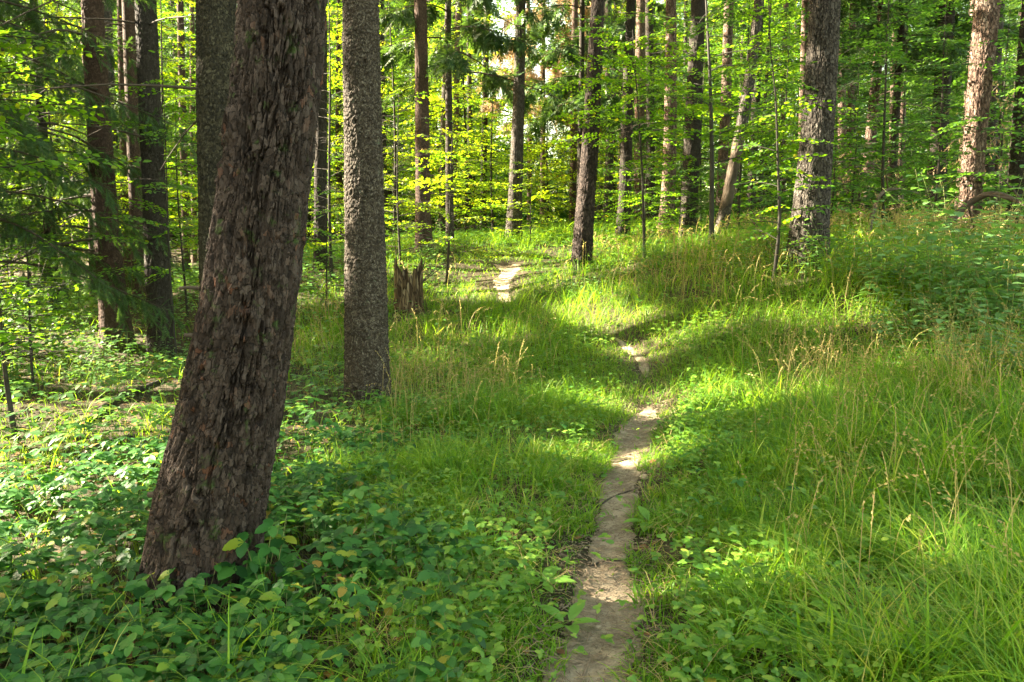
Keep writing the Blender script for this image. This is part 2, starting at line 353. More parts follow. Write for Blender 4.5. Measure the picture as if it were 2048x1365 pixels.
M['rot_wood'] = bark_mat('rotten_stump_wood', [(.3, (.05, .030, .015)), (.5, (.13, .085, .042)), (.7, (.24, .175, .10))], scale=20, stretch=.16, bump=1, dist=.02, crack=(.03, .015, .008), crack_w=.12)

# ground and path materials
def soil_mat(name, stops, big, small, bump):
    m, N, L = mat(name); tc = N.new('ShaderNodeTexCoord')
    n1 = noise_node(N, L, tc.outputs['Object'], big, 8, .7); rp = ramp(N, stops); L.new(n1.outputs['Fac'], rp.inputs[0])
    v = N.new('ShaderNodeTexVoronoi'); v.inputs['Scale'].default_value = small; L.new(tc.outputs['Object'], v.inputs['Vector'])
    mx = N.new('ShaderNodeMixRGB'); mx.blend_type = 'OVERLAY'; mx.inputs[0].default_value = .35; L.new(rp.outputs[0], mx.inputs[1]); vr = ramp(N, [(0, (.25, .25, .25)), (1, (.75, .75, .75))]); L.new(v.outputs['Distance'], vr.inputs[0]); L.new(vr.outputs[0], mx.inputs[2])
    hs = N.new('ShaderNodeHueSaturation'); hs.inputs['Saturation'].default_value = .85; L.new(mx.outputs[0], hs.inputs['Color'])
    P = N.new('ShaderNodeBsdfPrincipled'); P.inputs['Roughness'].default_value = .95; P.inputs['Specular IOR Level'].default_value = .15
    L.new(hs.outputs[0], P.inputs['Base Color'])
    n2 = noise_node(N, L, tc.outputs['Object'], small * .8, 8, .75); b = N.new('ShaderNodeBump'); b.inputs['Strength'].default_value = bump; b.inputs['Distance'].default_value = .02
    L.new(n2.outputs['Fac'], b.inputs['Height']); L.new(b.outputs[0], P.inputs['Normal'])
    o = N.new('ShaderNodeOutputMaterial'); L.new(P.outputs[0], o.inputs[0]); return m
M['soil'] = soil_mat('forest_soil', [(.35, (.035, .026, .014)), (.5, (.055, .045, .02)), (.65, (.085, .062, .032))], 3.0, 60, .9)
M['dirt'] = soil_mat('path_dirt', [(.3, (.16, .118, .068)), (.48, (.28, .21, .128)), (.6, (.38, .30, .19)), (.75, (.27, .20, .12))], 7, 90, 1.0)

# ------------------------------------------------------------------ ground, path
def warp(n, lim, k): u = np.linspace(-1, 1, n); return np.sinh(u * k) / math.sinh(k) * lim
gx = warp(420, 420, 6.2); gy = warp(480, 420, 6.0) + 6
X, Y = np.meshgrid(gx, gy); Z = H(X, Y)
ng = len(gx); i = np.arange(len(gy) - 1)[:, None] * ng; j = np.arange(ng - 1)[None]
q = np.stack([i + j, i + j + 1, i + ng + j + 1, i + ng + j], -1).reshape(-1, 4)
go = Geo().add(np.stack([X, Y, Z], -1), q).build('ground', M['soil'])
tag(go, 'dark soil of the forest floor under the grass and brambles', 'ground', kind='structure')
# path strip
S_ = catmull(PC, 26); T_ = unit(np.gradient(S_, axis=0)); Nn = np.stack([T_[:, 1], -T_[:, 0]], -1)
arc = np.concatenate([[0], np.cumsum(np.linalg.norm(np.diff(S_, axis=0), axis=1))])
pw = np.interp(S_[:, 1], [0, 3, 6, 7.6, 8.2, 9.5, 12, 15, 18, 20, 24], [.13, .12, .125, .16, .12, .1, .09, .13, .3, .3, .3])
def path_half(y): return np.interp(y, [0, 3, 6, 7.6, 9.5, 12, 15, 18, 20, 24], [.17, .16, .165, .19, .15, .14, .2, .3, .3, .4])
na = 17; us = np.linspace(-1, 1, na)
pw = pw * np.interp(S_[:, 1], [0, 7.7, 8.3, 9.3, 9.8, 10.8, 11.4, 14.3, 15.0], [1, 1, .05, .05, .55, .5, .02, .02, .8])
wl = pw * (1.2 + .3 * fbm(arc * 1.1, 0 * arc, s=11) + .22 * fbm(arc * 9, 0 * arc, s=13)); wr = pw * (1.15 + .3 * fbm(arc * 1.1, 0 * arc + 9, s=12) + .22 * fbm(arc * 9, 0 * arc, s=14))
wid = np.where(us[None] < 0, wl[:, None], wr[:, None]) * us[None]
XP = S_[:, None, 0] + Nn[:, None, 0] * wid; YP = S_[:, None, 1] + Nn[:, None, 1] * wid
ZP = H(XP, YP) + .010 * (1 - us[None] ** 2) + .006 + .005 * fbm(XP * 5, YP * 5, s=21, o=4)
ZP[:, 0] -= .03; ZP[:, -1] -= .03
i = np.arange(len(S_) - 1)[:, None] * na; j = np.arange(na - 1)[None]
q = np.stack([i + j, i + j + 1, i + na + j + 1, i + na + j], -1).reshape(-1, 4)
q = q[np.repeat(((S_[:-1, 1] < 8.15) | ((S_[:-1, 1] > 9.35) & (S_[:-1, 1] < 11.3)) | (S_[:-1, 1] > 14.5)), na - 1)]
po = Geo().add(np.stack([XP, YP, ZP], -1), q).build('path', M['dirt'])
tag(po, 'narrow trodden dirt path winding through the grass', 'path', kind='structure')

# ------------------------------------------------------------------ sun shafts (foliage is carved open along these to aim patches of sun)
SH = []
def shaft_ground(px, py, r): p = ground_hit(px, py); SH.append((p, r))
for a in [(900, 548, .9), (850, 552, .5), (1035, 546, .8), (985, 560, .35), (1010, 592, .3), (930, 590, .4), (1085, 497, .8), (1200, 503, .9), (1140, 520, .45), (1290, 832, .3),
          (1370, 798, .5), (1420, 780, .22), (1290, 668, .5), (1330, 700, .35), (1570, 820, .4), (1190, 602, .5), (1240, 640, .4), (110, 740, 1.1), (60, 965, .5), (190, 990, .55),
          (300, 770, .6), (230, 705, .4), (20, 1110, .28), (640, 600, .7), (70, 830, .6), (40, 640, 1.0), (1050, 520, .3), (1700, 640, .4), (1450, 660, .3), (1880, 760, .3), (340, 880, .25),
          (680, 850, .3), (150, 690, .9), (60, 720, .7), (250, 820, .4), (120, 900, .45), (20, 1000, .35), (250, 1010, .3), (330, 960, .25), (640, 900, .25), (700, 960, .2), (900, 730, .3), (1000, 680, .3)]: shaft_ground(*a)
def shaft_at(px, py, d, r): SH.append((W(px, py, d), r))
for a in [(1950, 180, 14, .6), (1952, 330, 14, .7), (1938, 400, 14, .5), (1335, 240, 22, 1.0), (1335, 390, 22, .8), (1180, 340, 16, .35), (1168, 430, 16, .25), (1370, 390, 20, .5), (1032, 330, 24, 1.0), (1024, 420, 24, .8),
          (1690, 220, 28, 1.5), (1750, 200, 24, 1.2), (1280, 120, 30, 1.2), (1800, 320, 9, .4), (895, 400, 17, 1.6), (1550, 330, 11, .5), (1500, 440, 11, .4), (690, 500, 8, .12), (210, 640, 13, .3), (190, 420, 13, .4),
          (60, 120, 7, .35), (1080, 60, 34, 3), (1560, 200, 11, .3), (1608, 150, 24, .6), (1705, 180, 29, .8), (1728, 400, 23, .5), (1750, 300, 23, .4), (1400, 100, 20, .4), (1445, 150, 25, .8)]: shaft_at(*a)
rs_ = np.random.default_rng(77)
for k in range(46):
    px_, py_ = rs_.uniform(0, 2048), rs_.uniform(640, 1340) ** 1.0
    shaft_ground(px_, py_, rs_.uniform(-.12, 0.0))
SHP = np.array([s[0] for s in SH]); SHR = np.array([s[1] for s in SH])
def in_shaft(P, grow=0.0):
    P = np.atleast_2d(P); out = np.zeros(len(P), bool)
    for c, r in zip(SHP, SHR):
        d = P - c; al = d @ SUN; pr = np.linalg.norm(d - al[:, None] * SUN, axis=1)
        out |= (al > 1.0) & (pr < r + grow)
    return out

# ------------------------------------------------------------------ trunks
def worley(u, v, nu, s):
    """u periodic with period nu"""
    ui, vi = np.floor(u).astype(np.int64), np.floor(v).astype(np.int64)
    f1 = np.full(u.shape, 9.0); f2 = f1.copy(); idr = np.zeros(u.shape); dy = np.zeros(u.shape)
    for a in (-1, 0, 1):
        for b in (-1, 0, 1):
            cu = ui + a; cv = vi + b; k = np.mod(cu, nu)
            px_ = cu + .5 + .8 * (_h(k, cv, 0, s) - .5); py_ = cv + .5 + .8 * (_h(k, cv, 1, s) - .5)
            d = np.hypot(u - px_, v - py_); r_ = _h(k, cv, 2, s)
            c = d < f1
            f2 = np.where(c, f1, np.minimum(f2, d)); idr = np.where(c, r_, idr); dy = np.where(c, v - py_, dy); f1 = np.where(c, d, f1)
    return f1, f2, idr, dy
def trunk_mesh(P, r, nu, nv, style=None, flare=.25, seed=0, wob=.03, zmax_detail=None, scars=()):
    """P polyline (m,3), r radii; returns vertices and faces"""
    P = np.asarray(P, float); r = np.asarray(r, float)
    s = np.concatenate([[0], np.cumsum(np.linalg.norm(np.diff(P, axis=0), axis=1))])
    if zmax_detail and zmax_detail < s[-1]:
        n1 = int(nv * .85); ss = np.concatenate([np.linspace(0, zmax_detail, n1, endpoint=False), np.linspace(zmax_detail, s[-1], nv - n1)])
    else: ss = s[-1] * np.linspace(0, 1, nv) ** 1.15
    C = np.stack([np.interp(ss, s, P[:, k]) for k in range(3)], -1)
    # smooth the axis
    for _ in range(2 if nv > 60 else 1):
        kk = max(1, nv // 40); Cs = C.copy()
        for a in range(1, kk + 1): Cs[a:-a] += C[2 * a:] + C[:-2 * a]
        wgt = np.ones(len(C)) ;
        for a in range(1, kk + 1): wgt[a:-a] += 2
        C = Cs / wgt[:, None]
    rr = np.interp(ss, s, r)
    th = np.arange(nu) / nu * 2 * math.pi; TH, SS = np.meshgrid(th, ss); RR = np.repeat(rr[:, None], nu, 1)
    nz = fbm(np.cos(TH) * 1.5 + 5, np.sin(TH) * 1.5, SS * .9, seed, 3)
    lob = 1 + .5 * vnoise(np.cos(TH) * 2 + 3, np.sin(TH) * 2, 0 * SS, seed + 5)
    RR = RR * (1 + wob * nz) + rr[0] * flare * np.exp(-SS / (rr[0] * 1.3)) * lob
    rb = rr[0]
    if style == 'plates':
        n = 18; uu = TH / (2 * math.pi) * n; vv = SS / (2 * math.pi * rb / n) / 3.0
        cx, sx = np.cos(TH) * 3, np.sin(TH) * 3
        wu = .7 * fbm(cx * 1.3, sx * 1.3, SS * 2.4, seed + 1, 3) + .22 * fbm(cx * 6, sx * 6, SS * 14, seed + 31, 3); wv = .7 * fbm(cx * 1.3, sx * 1.3, SS * 2.4, seed + 2, 3) + .3 * fbm(cx * 6, sx * 6, SS * 14, seed + 32, 3)
        f1, f2, idr, dy = worley(uu + wu, vv + wv, n, seed + 3)
        dp = .4 + .6 * sstep(vnoise(cx * 1.2, sx * 1.2, SS * 1.6, seed + 17), -.3, .3)
        e = 1 - (1 - sstep(f2 - f1, .0, .24)) * dp
        n2 = 50; f1b, f2b, idb, dyb = worley(TH / (2 * math.pi) * n2 + wu * 2.6, SS / (2 * math.pi * rb / n2) / 1.7 + wv * 2.6, n2, seed + 4)
        e2 = sstep(f2b - f1b, 0, .22)
        n3 = 110; f1c, f2c, idc, dyc = worley(TH / (2 * math.pi) * n3 + wu * 5, SS / (2 * math.pi * rb / n3) / 1.3 + wv * 5, n3, seed + 24)
        big = fbm(cx * .7, sx * .7, SS * 1.2, seed + 9, 3)
        RR = RR + (rb / .28) * (e * .026 + .004 * idr * e + e * e2 * .004 + e * .006 * idb - e * .006 * dyb * idb + .0022 * idc * sstep(f2c - f1c, 0, .3) - .022) + .010 * big + .004 * fbm(cx * 9, sx * 9, SS * 22, seed + 6, 4)
    elif style == 'scales':
        n = 42; cx, sx = np.cos(TH) * 3, np.sin(TH) * 3
        wu = .5 * fbm(cx * 2, sx * 2, SS * 5, seed + 1, 2)
        f1, f2, idr, dy = worley(TH / (2 * math.pi) * n + wu, SS / (2 * math.pi * rb / n) / 1.15 + wu, n, seed + 3)
        RR = RR + sstep(f2 - f1, 0, .25) * (.003 + .009 * idr) - dy * .012 * idr + .003 * fbm(cx * 9, sx * 9, SS * 30, seed + 8, 2) + .004 * fbm(cx * 2, sx * 2, SS * 4, seed + 7, 3)
    elif style == 'rough':
        n = 22; cx, sx = np.cos(TH) * 3, np.sin(TH) * 3
        wu = .5 * fbm(cx * 2, sx * 2, SS * 4, seed + 1, 2)
        f1, f2, idr, dy = worley(TH / (2 * math.pi) * n + wu, SS / (2 * math.pi * rb / n) / 1.9 + wu, n, seed + 3)
        RR = RR + sstep(f2 - f1, 0, .35) * (.006 + .008 * idr) - dy * .005 * idr + .005 * fbm(cx * 2, sx * 2, SS * 4, seed + 7, 3)
    for (th0, s0, R_) in scars:
        dth = (TH - th0 + math.pi) % (2 * math.pi) - math.pi
        dd = np.hypot(rb * .85 * dth, (SS - s0) * .8) / R_; dd = dd * (1 + .25 * vnoise(TH * 6, SS * 12, s0, 5))
        RR = RR + R_ * (.38 * np.exp(-((dd - 1) / .4) ** 2) - .75 * np.exp(-(dd / .55) ** 2))
    V = np.stack([C[:, None, 0] + RR * np.cos(TH), C[:, None, 1] + RR * np.sin(TH), np.repeat(C[:, 2:3], nu, 1)], -1)
    i = np.arange(nv - 1)[:, None] * nu; j = np.arange(nu)[None]; j2 = (j + 1) % nu
    q = np.stack([i + j, i + j2, i + nu + j2, i + nu + j], -1).reshape(-1, 4)
    return V.reshape(-1, 3), q, C, rr

# templates
LF3 = leaf_tpl(3, .62, .10, .10)
LF2 = leaf_tpl(2, .62, .10, .10)
LF1 = (np.array([(0, 0, 0), (.3, .5, .05), (0, 1, -.08), (-.3, .5, .05)], float), [[(0, 1, 2, 3)]])
LFS = leaf_tpl(5, .72, .10, .15, serr=.16, peak=.42)
LFD = leaf_tpl(6, .42, .14, .30, peak=.5, stem=.15)
def frond_tpl(n=9, w_=.06, seed=1):
    r_ = np.random.default_rng(seed); V = []; Q = []; T = []
    V += [(-.008, 0, 0), (.008, 0, 0), (.004, 1, -.08), (-.004, 1, -.08)]; Q.append((0, 1, 2, 3))
    for k in range(n):
        t = .08 + .9 * k / (n - 1)
        for s_ in (-1, 1):
            L = (.42 * (1 - t) + .10) * r_.uniform(.75, 1.15); a = R(r_.uniform(38, 62)); b = len(V)
            dx, dy = s_ * math.sin(a), math.cos(a); nx, ny = -dy, dx
            z0 = -.08 * t * t; z1 = z0 - L * r_.uniform(.1, .45)
            V += [(0, t, z0), (dx * L * .4 + nx * w_ * .5, t + dy * L * .4 + ny * w_ * .5, (z0 + z1) / 2 + .01), (dx * L, t + dy * L, z1), (dx * L * .4 - nx * w_ * .5, t + dy * L * .4 - ny * w_ * .5, (z0 + z1) / 2 - .01)]
            Q.append((b, b + 1, b + 2, b + 3))
    return (np.array(V, float), [Q])
FROND = frond_tpl(9, .085)
def needle_twig(n=16, seed=2):
    r_ = np.random.default_rng(seed); V = [(-.01, 0, 0), (.01, 0, 0), (0, 1, 0)]; T = [(0, 1, 2)]
    for k in range(n):
        t = .04 + .94 * k / (n - 1)
        for s_ in (-1, 1):
            L = .19 * r_.uniform(.8, 1.1); a = R(r_.uniform(35, 60)); b = len(V); dz = r_.uniform(-.4, .5) * L
            V += [(0, t - .026, 0), (0, t + .026, 0), (s_ * math.sin(a) * L, t + math.cos(a) * L, dz)]; T.append((b, b + 1, b + 2))
    return (np.array(V, float), [T])
NTWIG = needle_twig()

def dead_branch(g, base, az, L, r0, pitch=-.1, droop=.25, sub=6, mi=0, curl=0):
    n = 8; t = np.linspace(0, 1, n); d = np.array([math.cos(az), math.sin(az), 0]); s_ = np.array([-d[1], d[0], 0])
    wv = rnd(-.06, .06, n).cumsum() * .5
    P = base + d * (L * t)[:, None] + s_ * (wv * L)[:, None] * .6 + np.array([0, 0, 1]) * ((pitch * t - droop * t ** 2 + curl * t ** 3) * L)[:, None]
    tube(g, P, r0 * (1 - .85 * t), 5, mi)
    for k in range(sub):
        a = rnd(.25, .95); i0 = int(a * (n - 1)); sd = s_ * rng.choice([-1, 1]) * rnd(.4, .9) + d * rnd(.4, .9) + np.array([0, 0, rnd(-.6, .1)]); l = L * rnd(.12, .35)
        tt = np.linspace(0, 1, 4)[:, None]
        Q = P[i0] + unit(sd) * tt * l + np.array([0, 0, -.2]) * tt ** 2 * l
        tube(g, Q, r0 * .35 * (1 - .8 * tt[:, 0]), 4, mi)
    return P

def spruce_branch(g, gl, base, az, L, up=.15, droop=.45, tpl=FROND, size=.6, dens=7, r0=.02, hang=.5, carve=False):
    """live branch; needles into gl, wood into g"""
    n = 8; t = np.linspace(0, 1, n); d = np.array([math.cos(az), math.sin(az), 0]); s_ = np.array([-d[1], d[0], 0]); up3 = np.array([0, 0, 1.0])
    P = base + d * (L * t)[:, None] + up3 * ((up * t - droop * t ** 2 + .12 * t ** 4) * L)[:, None]
    if g is not None: tube(g, P, r0 * (1 - .8 * t) + .003, 4)
    m = max(3, int(L * dens)); tt = rnd(.12, 1.0, m)
    Q = np.stack([np.interp(tt, t, P[:, k]) for k in range(3)], -1)
    sg = rng.choice([-1, 1], m); A = d * rnd(.45, 1, m)[:, None] + s_ * (sg * rnd(.3, 1.0, m))[:, None] + up3 * rnd(-hang, .05, m)[:, None]
    Nm = up3 + rnd(-.35, .35, (m, 3)); Sz = size * rnd(.6, 1.15, m) * (1.15 - .5 * tt)
    keep = np.ones(m, bool)
    if carve: keep = ~in_shaft(Q + unit(A) * Sz[:, None] * .5, .22)
    stamp(gl, tpl, Q[keep], A[keep], Nm[keep], Sz[keep])

def spruce_crown(base, z0, z1, spread, nb, carve=True, size=.75, dens=6, g=None, axis=None):
    gl = Geo()
    for k in range(nb):
        t = (k + rnd(0, 1)) / nb; z = z0 + (z1 - z0) * t; L = spread * (1 - .75 * t) * rnd(.75, 1.1)
        c = axis(z) if axis else np.array([base[0], base[1]])
        spruce_branch(g, gl, np.array([c[0], c[1], z]), k * 2.4 + rnd(-.3, .3), L, up=.1 + .3 * t, droop=.45 - .25 * t, size=size, dens=dens, carve=carve, hang=.55)
    return gl

CARVE = [None]
def leafy_twigs(gl, gw, P, axdir, up, L, leaf, tpl, spacing=.45, tilt=.7, ttw=.35, keep=None, wood=True, dens=1.0, flat=1.0):
    """a flat spray: branch polyline P (n,3), side twigs alternating in its plane, leaves alternating along twigs"""
    s_ = unit(np.cross(axdir, up)); n = len(P); t = np.linspace(0, 1, n)
    nt_ = max(3, int(L / (leaf * 1.35) * dens)); allQ = []; allA = []
    for k in range(nt_):
        a = .12 + .88 * (k + rnd(0, .5)) / nt_; q0 = np.array([np.interp(a, t, P[:, j]) for j in range(3)])
        sg = 1 if k % 2 else -1; l = min(L * ttw * (1.05 - a * .8) * rnd(.7, 1.2), 1.1)
        dirn = unit(axdir * rnd(.6, .9) + s_ * sg * rnd(.6, 1.0) + up * rnd(-.12, .12))
        m = max(2, int(l / (leaf * spacing))); u = (np.arange(m) + .6) / m * l
        Q = q0 + dirn * u[:, None] + np.array([0, 0, -.12]) * (u ** 2 / max(l, .1))[:, None]
        sd = unit(np.cross(dirn, up)); ss = np.where(np.arange(m) % 2 == 0, 1, -1)
        A = dirn * .6 + sd * (ss * .85)[:, None] + rnd(-.2, .2, (m, 3)); A[-1] = dirn
        allQ.append(Q); allA.append(A)
        if wood and gw is not None: tube(gw, np.stack([q0, q0 + dirn * l * .5, Q[-1]]), [.0035, .0025, .001], 3)
    Q = np.vstack(allQ); A = np.vstack(allA); m = len(Q)
    if CARVE[0] is not None:
        kp = ~in_shaft(Q + CARVE[0], .05); Q, A = Q[kp], A[kp]; m = len(Q)
        if m == 0: return
    Nm = up + rnd(-tilt, tilt, (m, 3))
    stamp(gl, tpl, Q, A, Nm, leaf * rnd(.7, 1.15, m))

def beech(Ht, seed, r0, leaf, z0, spread, nb, tpl=LF2, dens=1.0, wob=.05, lean=(0, 0), twigs=True, top=1.0, nu=8, droop=.15, trunk_pts=None):
    """returns (wood Geo, leaf Geo) in local coordinates, base at origin"""
    global rng
    save = rng; rng = np.random.default_rng(seed)
    gw = Geo(); gl = Geo(); n = 14; t = np.linspace(0, 1, n)
    if trunk_pts is None:
        P = np.stack([lean[0] * t + wob * Ht * .15 * np.sin(t * 5 + seed), lean[1] * t + wob * Ht * .12 * np.cos(t * 4 + seed) - wob * Ht * .12 * math.cos(seed), Ht * t - .05], -1)
    else:
        tp = np.asarray(trunk_pts, float); s = np.linspace(0, 1, len(tp)); P = np.stack([np.interp(t, s, tp[:, k]) for k in range(3)], -1)
    tube(gw, P, r0 * (1 - .88 * t) + r0 * .25 * np.exp(-t * Ht / .15), nu)
    for k in range(nb):
        a = z0 + (1 - z0) * (k + rnd(0, .8)) / nb; b0 = np.array([np.interp(a, t, P[:, j]) for j in range(3)])
        az = k * 2.4 + rnd(-.5, .5); prof = math.sin(math.pi * min(1, (.25 + .75 * (1 - a)))) ** .6 if a > .3 else .9
        L = spread * (.35 + .65 * prof) * rnd(.6, 1.15) * (1.05 - .5 * a)
        d = np.array([math.cos(az), math.sin(az), 0]); u = np.linspace(0, 1, 7)[:, None]; rise = rnd(.1, .45) * top
        B = b0 + d * u * L + np.array([0, 0, 1]) * (rise * u - (droop + rise * .35) * u ** 2) * L + rnd(-.02, .02, (7, 3)) * L * u
        tube(gw, B, max(.004, r0 * .28 * (1 - a * .6)) * (1 - .85 * u[:, 0]), 4)
        leafy_twigs(gl, gw, B, unit(B[-1] - B[0]), unit(np.array([0, 0, 1.0]) + rnd(-.42, .42, 3)), L, leaf, tpl, wood=twigs, dens=dens)
    rng = save
    return gw, gl

# ------------------------------------------------------------------ the trees one can tell apart
TR_POS = []
def main_tree(kind, label, cat, track, d, material, total=20, style=None, nu=14, nv=30, flare=.25, seed=0, crown=None, group=None,
              stubs=(), dead=0, dead_z=(1.5, 7), dead_L=(1, 2.4), dead_az=None, detail=None, knots=0, bare=None, scars=()):
    """track = [(px, py, width px)] from the foot upwards; the axis stands in the plane y = d"""
    pts = []; rad = []
    for (px, py, wpx) in track:
        p = W(px, py, d); pts.append(p); rad.append(wpx / 2 / F * depth(p))
    pts = np.array(pts); rad = np.array(rad)
    g0 = float(H(pts[0, 0], pts[0, 1])); pts[0, 2] = g0 - .12
    base = np.array([pts[0, 0], pts[0, 1], g0])
    d_ = unit(pts[-1] - pts[-2]); z = pts[-1, 2]; q = pts[-1]; rl = rad[-1]
    top = g0 + total; seg = 6
    ext = []; er = []
    for k in range(1, seg + 1):
        zz = z + (top - z) * k / seg; hor = d_[:2] / max(d_[2], .3) * (zz - z) * (1 - .45 * k / seg)
        ext.append([q[0] + hor[0], q[1] + hor[1], zz]); er.append(rl * (1 - .9 * k / seg))
    P = np.vstack([pts, ext]); r = np.append(rad, er)
    root = empty(kind, base); tag(root, label, cat, group)
    V, Q, C, rr = trunk_mesh(P, r, nu, nv, style, flare, seed, zmax_detail=detail, scars=scars)
    g = Geo()
    if bare:
        zc = V[Q[:, 0], 2] - g0; nz_ = vnoise(V[Q[:, 0], 0] * 9, V[Q[:, 0], 1] * 9, zc * 2.5, 3) * .25; mk = (zc + nz_ > bare[0]) & (zc + nz_ < bare[1])
        g.add(V, Q[~mk]); g.f[4].append((Q[mk], 1)); material = [material, M['bare_wood']]
    else: g.add(V, Q)
    tr = g.build('trunk', material, root, base)
    TR_POS.append((base[0], base[1], max(rad[0], .15)))
    axis = lambda zq: np.array([np.interp(zq, P[:, 2], P[:, 0]), np.interp(zq, P[:, 2], P[:, 1])])
    rz = lambda zq: np.interp(zq, P[:, 2], r)
    for (px, py, L, rs, az, pit) in stubs:
        zq = W(px, py, d)[2]; c = axis(zq); R_ = rz(zq); dv = np.array([math.cos(az) * math.cos(pit), math.sin(az) * math.cos(pit), math.sin(pit)])
        p0 = np.array([c[0], c[1], zq]) + dv * R_ * .7; tt = np.linspace(0, 1, 6)[:, None]
        gs = Geo(); pts_ = p0 + dv * tt * (L + R_ * .3) + np.array([0, 0, 1]) * (-.06 * tt ** 2 * L) + rnd(-.03, .03, (6, 3)) * L
        tube(gs, pts_, rs * np.array([1.35, 1.0, .95, .9, .85, .7]), 9)
        gs.build('branch_stub', M['branch'] if px < 500 and d < 8 else M['stem_dark'], root, base)
    for k in range(dead):
        zq = g0 + rnd(*dead_z); c = axis(zq); az = rnd(*dead_az) if dead_az else rnd(0, 6.28)
        gd = Geo(); L = rnd(*dead_L)
        dead_branch(gd, np.array([c[0] + math.cos(az) * rz(zq) * .8, c[1] + math.sin(az) * rz(zq) * .8, zq]), az, L, .006 + L * .005, pitch=rnd(-.15, .2), droop=rnd(.15, .4), sub=int(rnd(3, 8)))
        gd.build('dead_branch', M['branch'], root, base)
    if knots:
        for k in range(knots):
            gk = Geo()
            zq = g0 + .8 + (k + rnd(0, .6)) * 9 / knots; c = axis(zq); az = rnd(0, 6.28); R_ = rz(zq)
            dv = np.array([math.cos(az), math.sin(az), .1]); p0 = np.array([c[0], c[1], zq]) + dv * R_ * .85
            tube(gk, np.array([p0, p0 + dv * R_ * .3, p0 + dv * (R_ * .3 + .02)]), np.array([.028, .016, .008]) * R_ / .18, 6)
            gk.build('knot', M['stem_dark'], root, base)
    if crown:
        z0, spread, nb = crown
        gl = spruce_crown(base, g0 + z0, top, spread, nb, axis=axis)
        gl.build('crown', M['needle'], root, base)
    return root

CR = (9.5, 3.5, 72)
main_tree('pine_tree', 'massive leaning trunk with deeply cracked purple brown bark, nearest the camera', 'pine tree',
    [(390, 1195, 216), (420, 1000, 206), (464, 800, 188), (500, 600, 170), (524, 400, 162), (549, 200, 160), (566, 0, 158)], 3.55, M['bark_big'],
    total=18, style='plates', nu=540, nv=1500, flare=.10, seed=3, detail=3.9, crown=(9.5, 3.0, 40),
    stubs=[(436, 290, .055, .015, R(172), R(12)), (432, 392, .03, .014, R(170), R(-15)), (372, 686, .07, .012, R(176), R(8)), (322, 1000, .05, .018, R(178), R(5)), (305, 1103, .03, .013, R(175), R(-8)), (345, 840, .02, .012, R(182), 0)], scars=[(R(235), 3.0, .035), (R(285), 2.75, .022), (R(222), 2.3, .05), (R(212), 2.1, .035), (R(262), 2.2, .025), (R(290), 1.45, .04), (R(245), 1.25, .025), (R(225), .55, .035), (R(275), .7, .02)])
main_tree('spruce_tree', 'straight grey trunk with small flaky bark scales right of the massive leaning trunk', 'spruce tree',
    [(735, 828, 90), (733, 700, 84), (730, 500, 78), (726, 250, 72), (721, 0, 68)], 8, M['bark_scale'], total=20, style='scales', nu=300, nv=1100, flare=.12, seed=5, detail=5.5, crown=CR,
    scars=[(R(a_), s_, r_) for s_, row in ((.35, (250, 300)), (.92, (240, 275, 320)), (1.6, (225, 262, 300)), (2.28, (240, 285, 325)), (2.95, (215, 255, 300)), (3.5, (240, 290))) for a_, r_ in zip(row, (.024, .03, .02))],
    stubs=[(690, 275, .12, .006, R(170), R(5)), (768, 272, .05, .012, R(0), 0), (690, 470, .04, .012, R(185), 0), (762, 476, .05, .012, R(-5), R(5)), (700, 575, .10, .006, R(175), R(5))])
main_tree('spruce_tree', 'dark scaly trunk half hidden behind the massive leaning trunk', 'spruce tree',
    [(452, 830, 92), (446, 600, 84), (440, 400, 80), (436, 200, 77), (433, 0, 74)], 7.6, M['bark_olive'], total=20, style='scales', nu=200, nv=600, flare=.12, seed=6, detail=5.5, crown=CR,
    stubs=[(385, 578, .22, .02, R(178), R(2))], dead=4, dead_z=(1.5, 4.3), dead_L=(.9, 2.2), dead_az=(R(120), R(230)))
main_tree('spruce_tree', 'slim dark rough trunk between the reddish flared trunk and the massive leaning trunk', 'spruce tree',
    [(322, 730, 50), (320, 640, 46), (309, 400, 42), (299, 200, 39), (291, 0, 37)], 12.5, M['bark_dark'], total=19, style='rough', nu=120, nv=420, flare=.15, seed=7, detail=7, crown=CR, dead=10, dead_z=(1.5, 8))
main_tree('spruce_tree', 'reddish brown trunk with a wide flared foot and many dead side branches, left side', 'spruce tree',
    [(236, 690, 58), (226, 600, 52), (214, 480, 46), (203, 320, 43), (192, 150, 41), (184, 0, 38)], 13, M['bark_red'], total=20, style='scales', nu=120, nv=420, flare=.32, seed=8, detail=7, crown=CR, dead=34, dead_z=(1.2, 9), dead_L=(1.6, 3.4), dead_az=(R(120), R(290)), knots=14)
main_tree('spruce_tree', 'thin reddish trunk second to the right of the wide flared one', 'spruce tree',
    [(286, 662, 32), (275, 450, 29), (265, 200, 27), (257, 0, 25)], 17.5, M['bark_red'], total=20, nu=24, nv=80, seed=9, crown=CR, dead=14, dead_z=(1, 8), knots=8)
main_tree('spruce_tree', 'thin dark brown trunk just right of the wide flared trunk', 'spruce tree',
    [(262, 640, 26), (250, 300, 20), (243, 0, 17)], 21, M['bark_red'], total=19, nu=20, nv=60, seed=10, dead=10, dead_z=(1, 8))
main_tree('spruce_tree', 'pale slender trunk peeping out along the left edge of the flared trunk', 'spruce tree',
    [(188, 640, 15), (184, 400, 14), (181, 100, 13)], 19, M['bark_pink'], total=17, nu=16, nv=50, seed=11)
main_tree('spruce_tree', 'pale grey blurred trunk behind the top of the flared trunk', 'spruce tree',
    [(232, 600, 24), (220, 300, 22), (213, 0, 20)], 27, M['bark_grey'], total=20, nu=16, nv=50, seed=12)
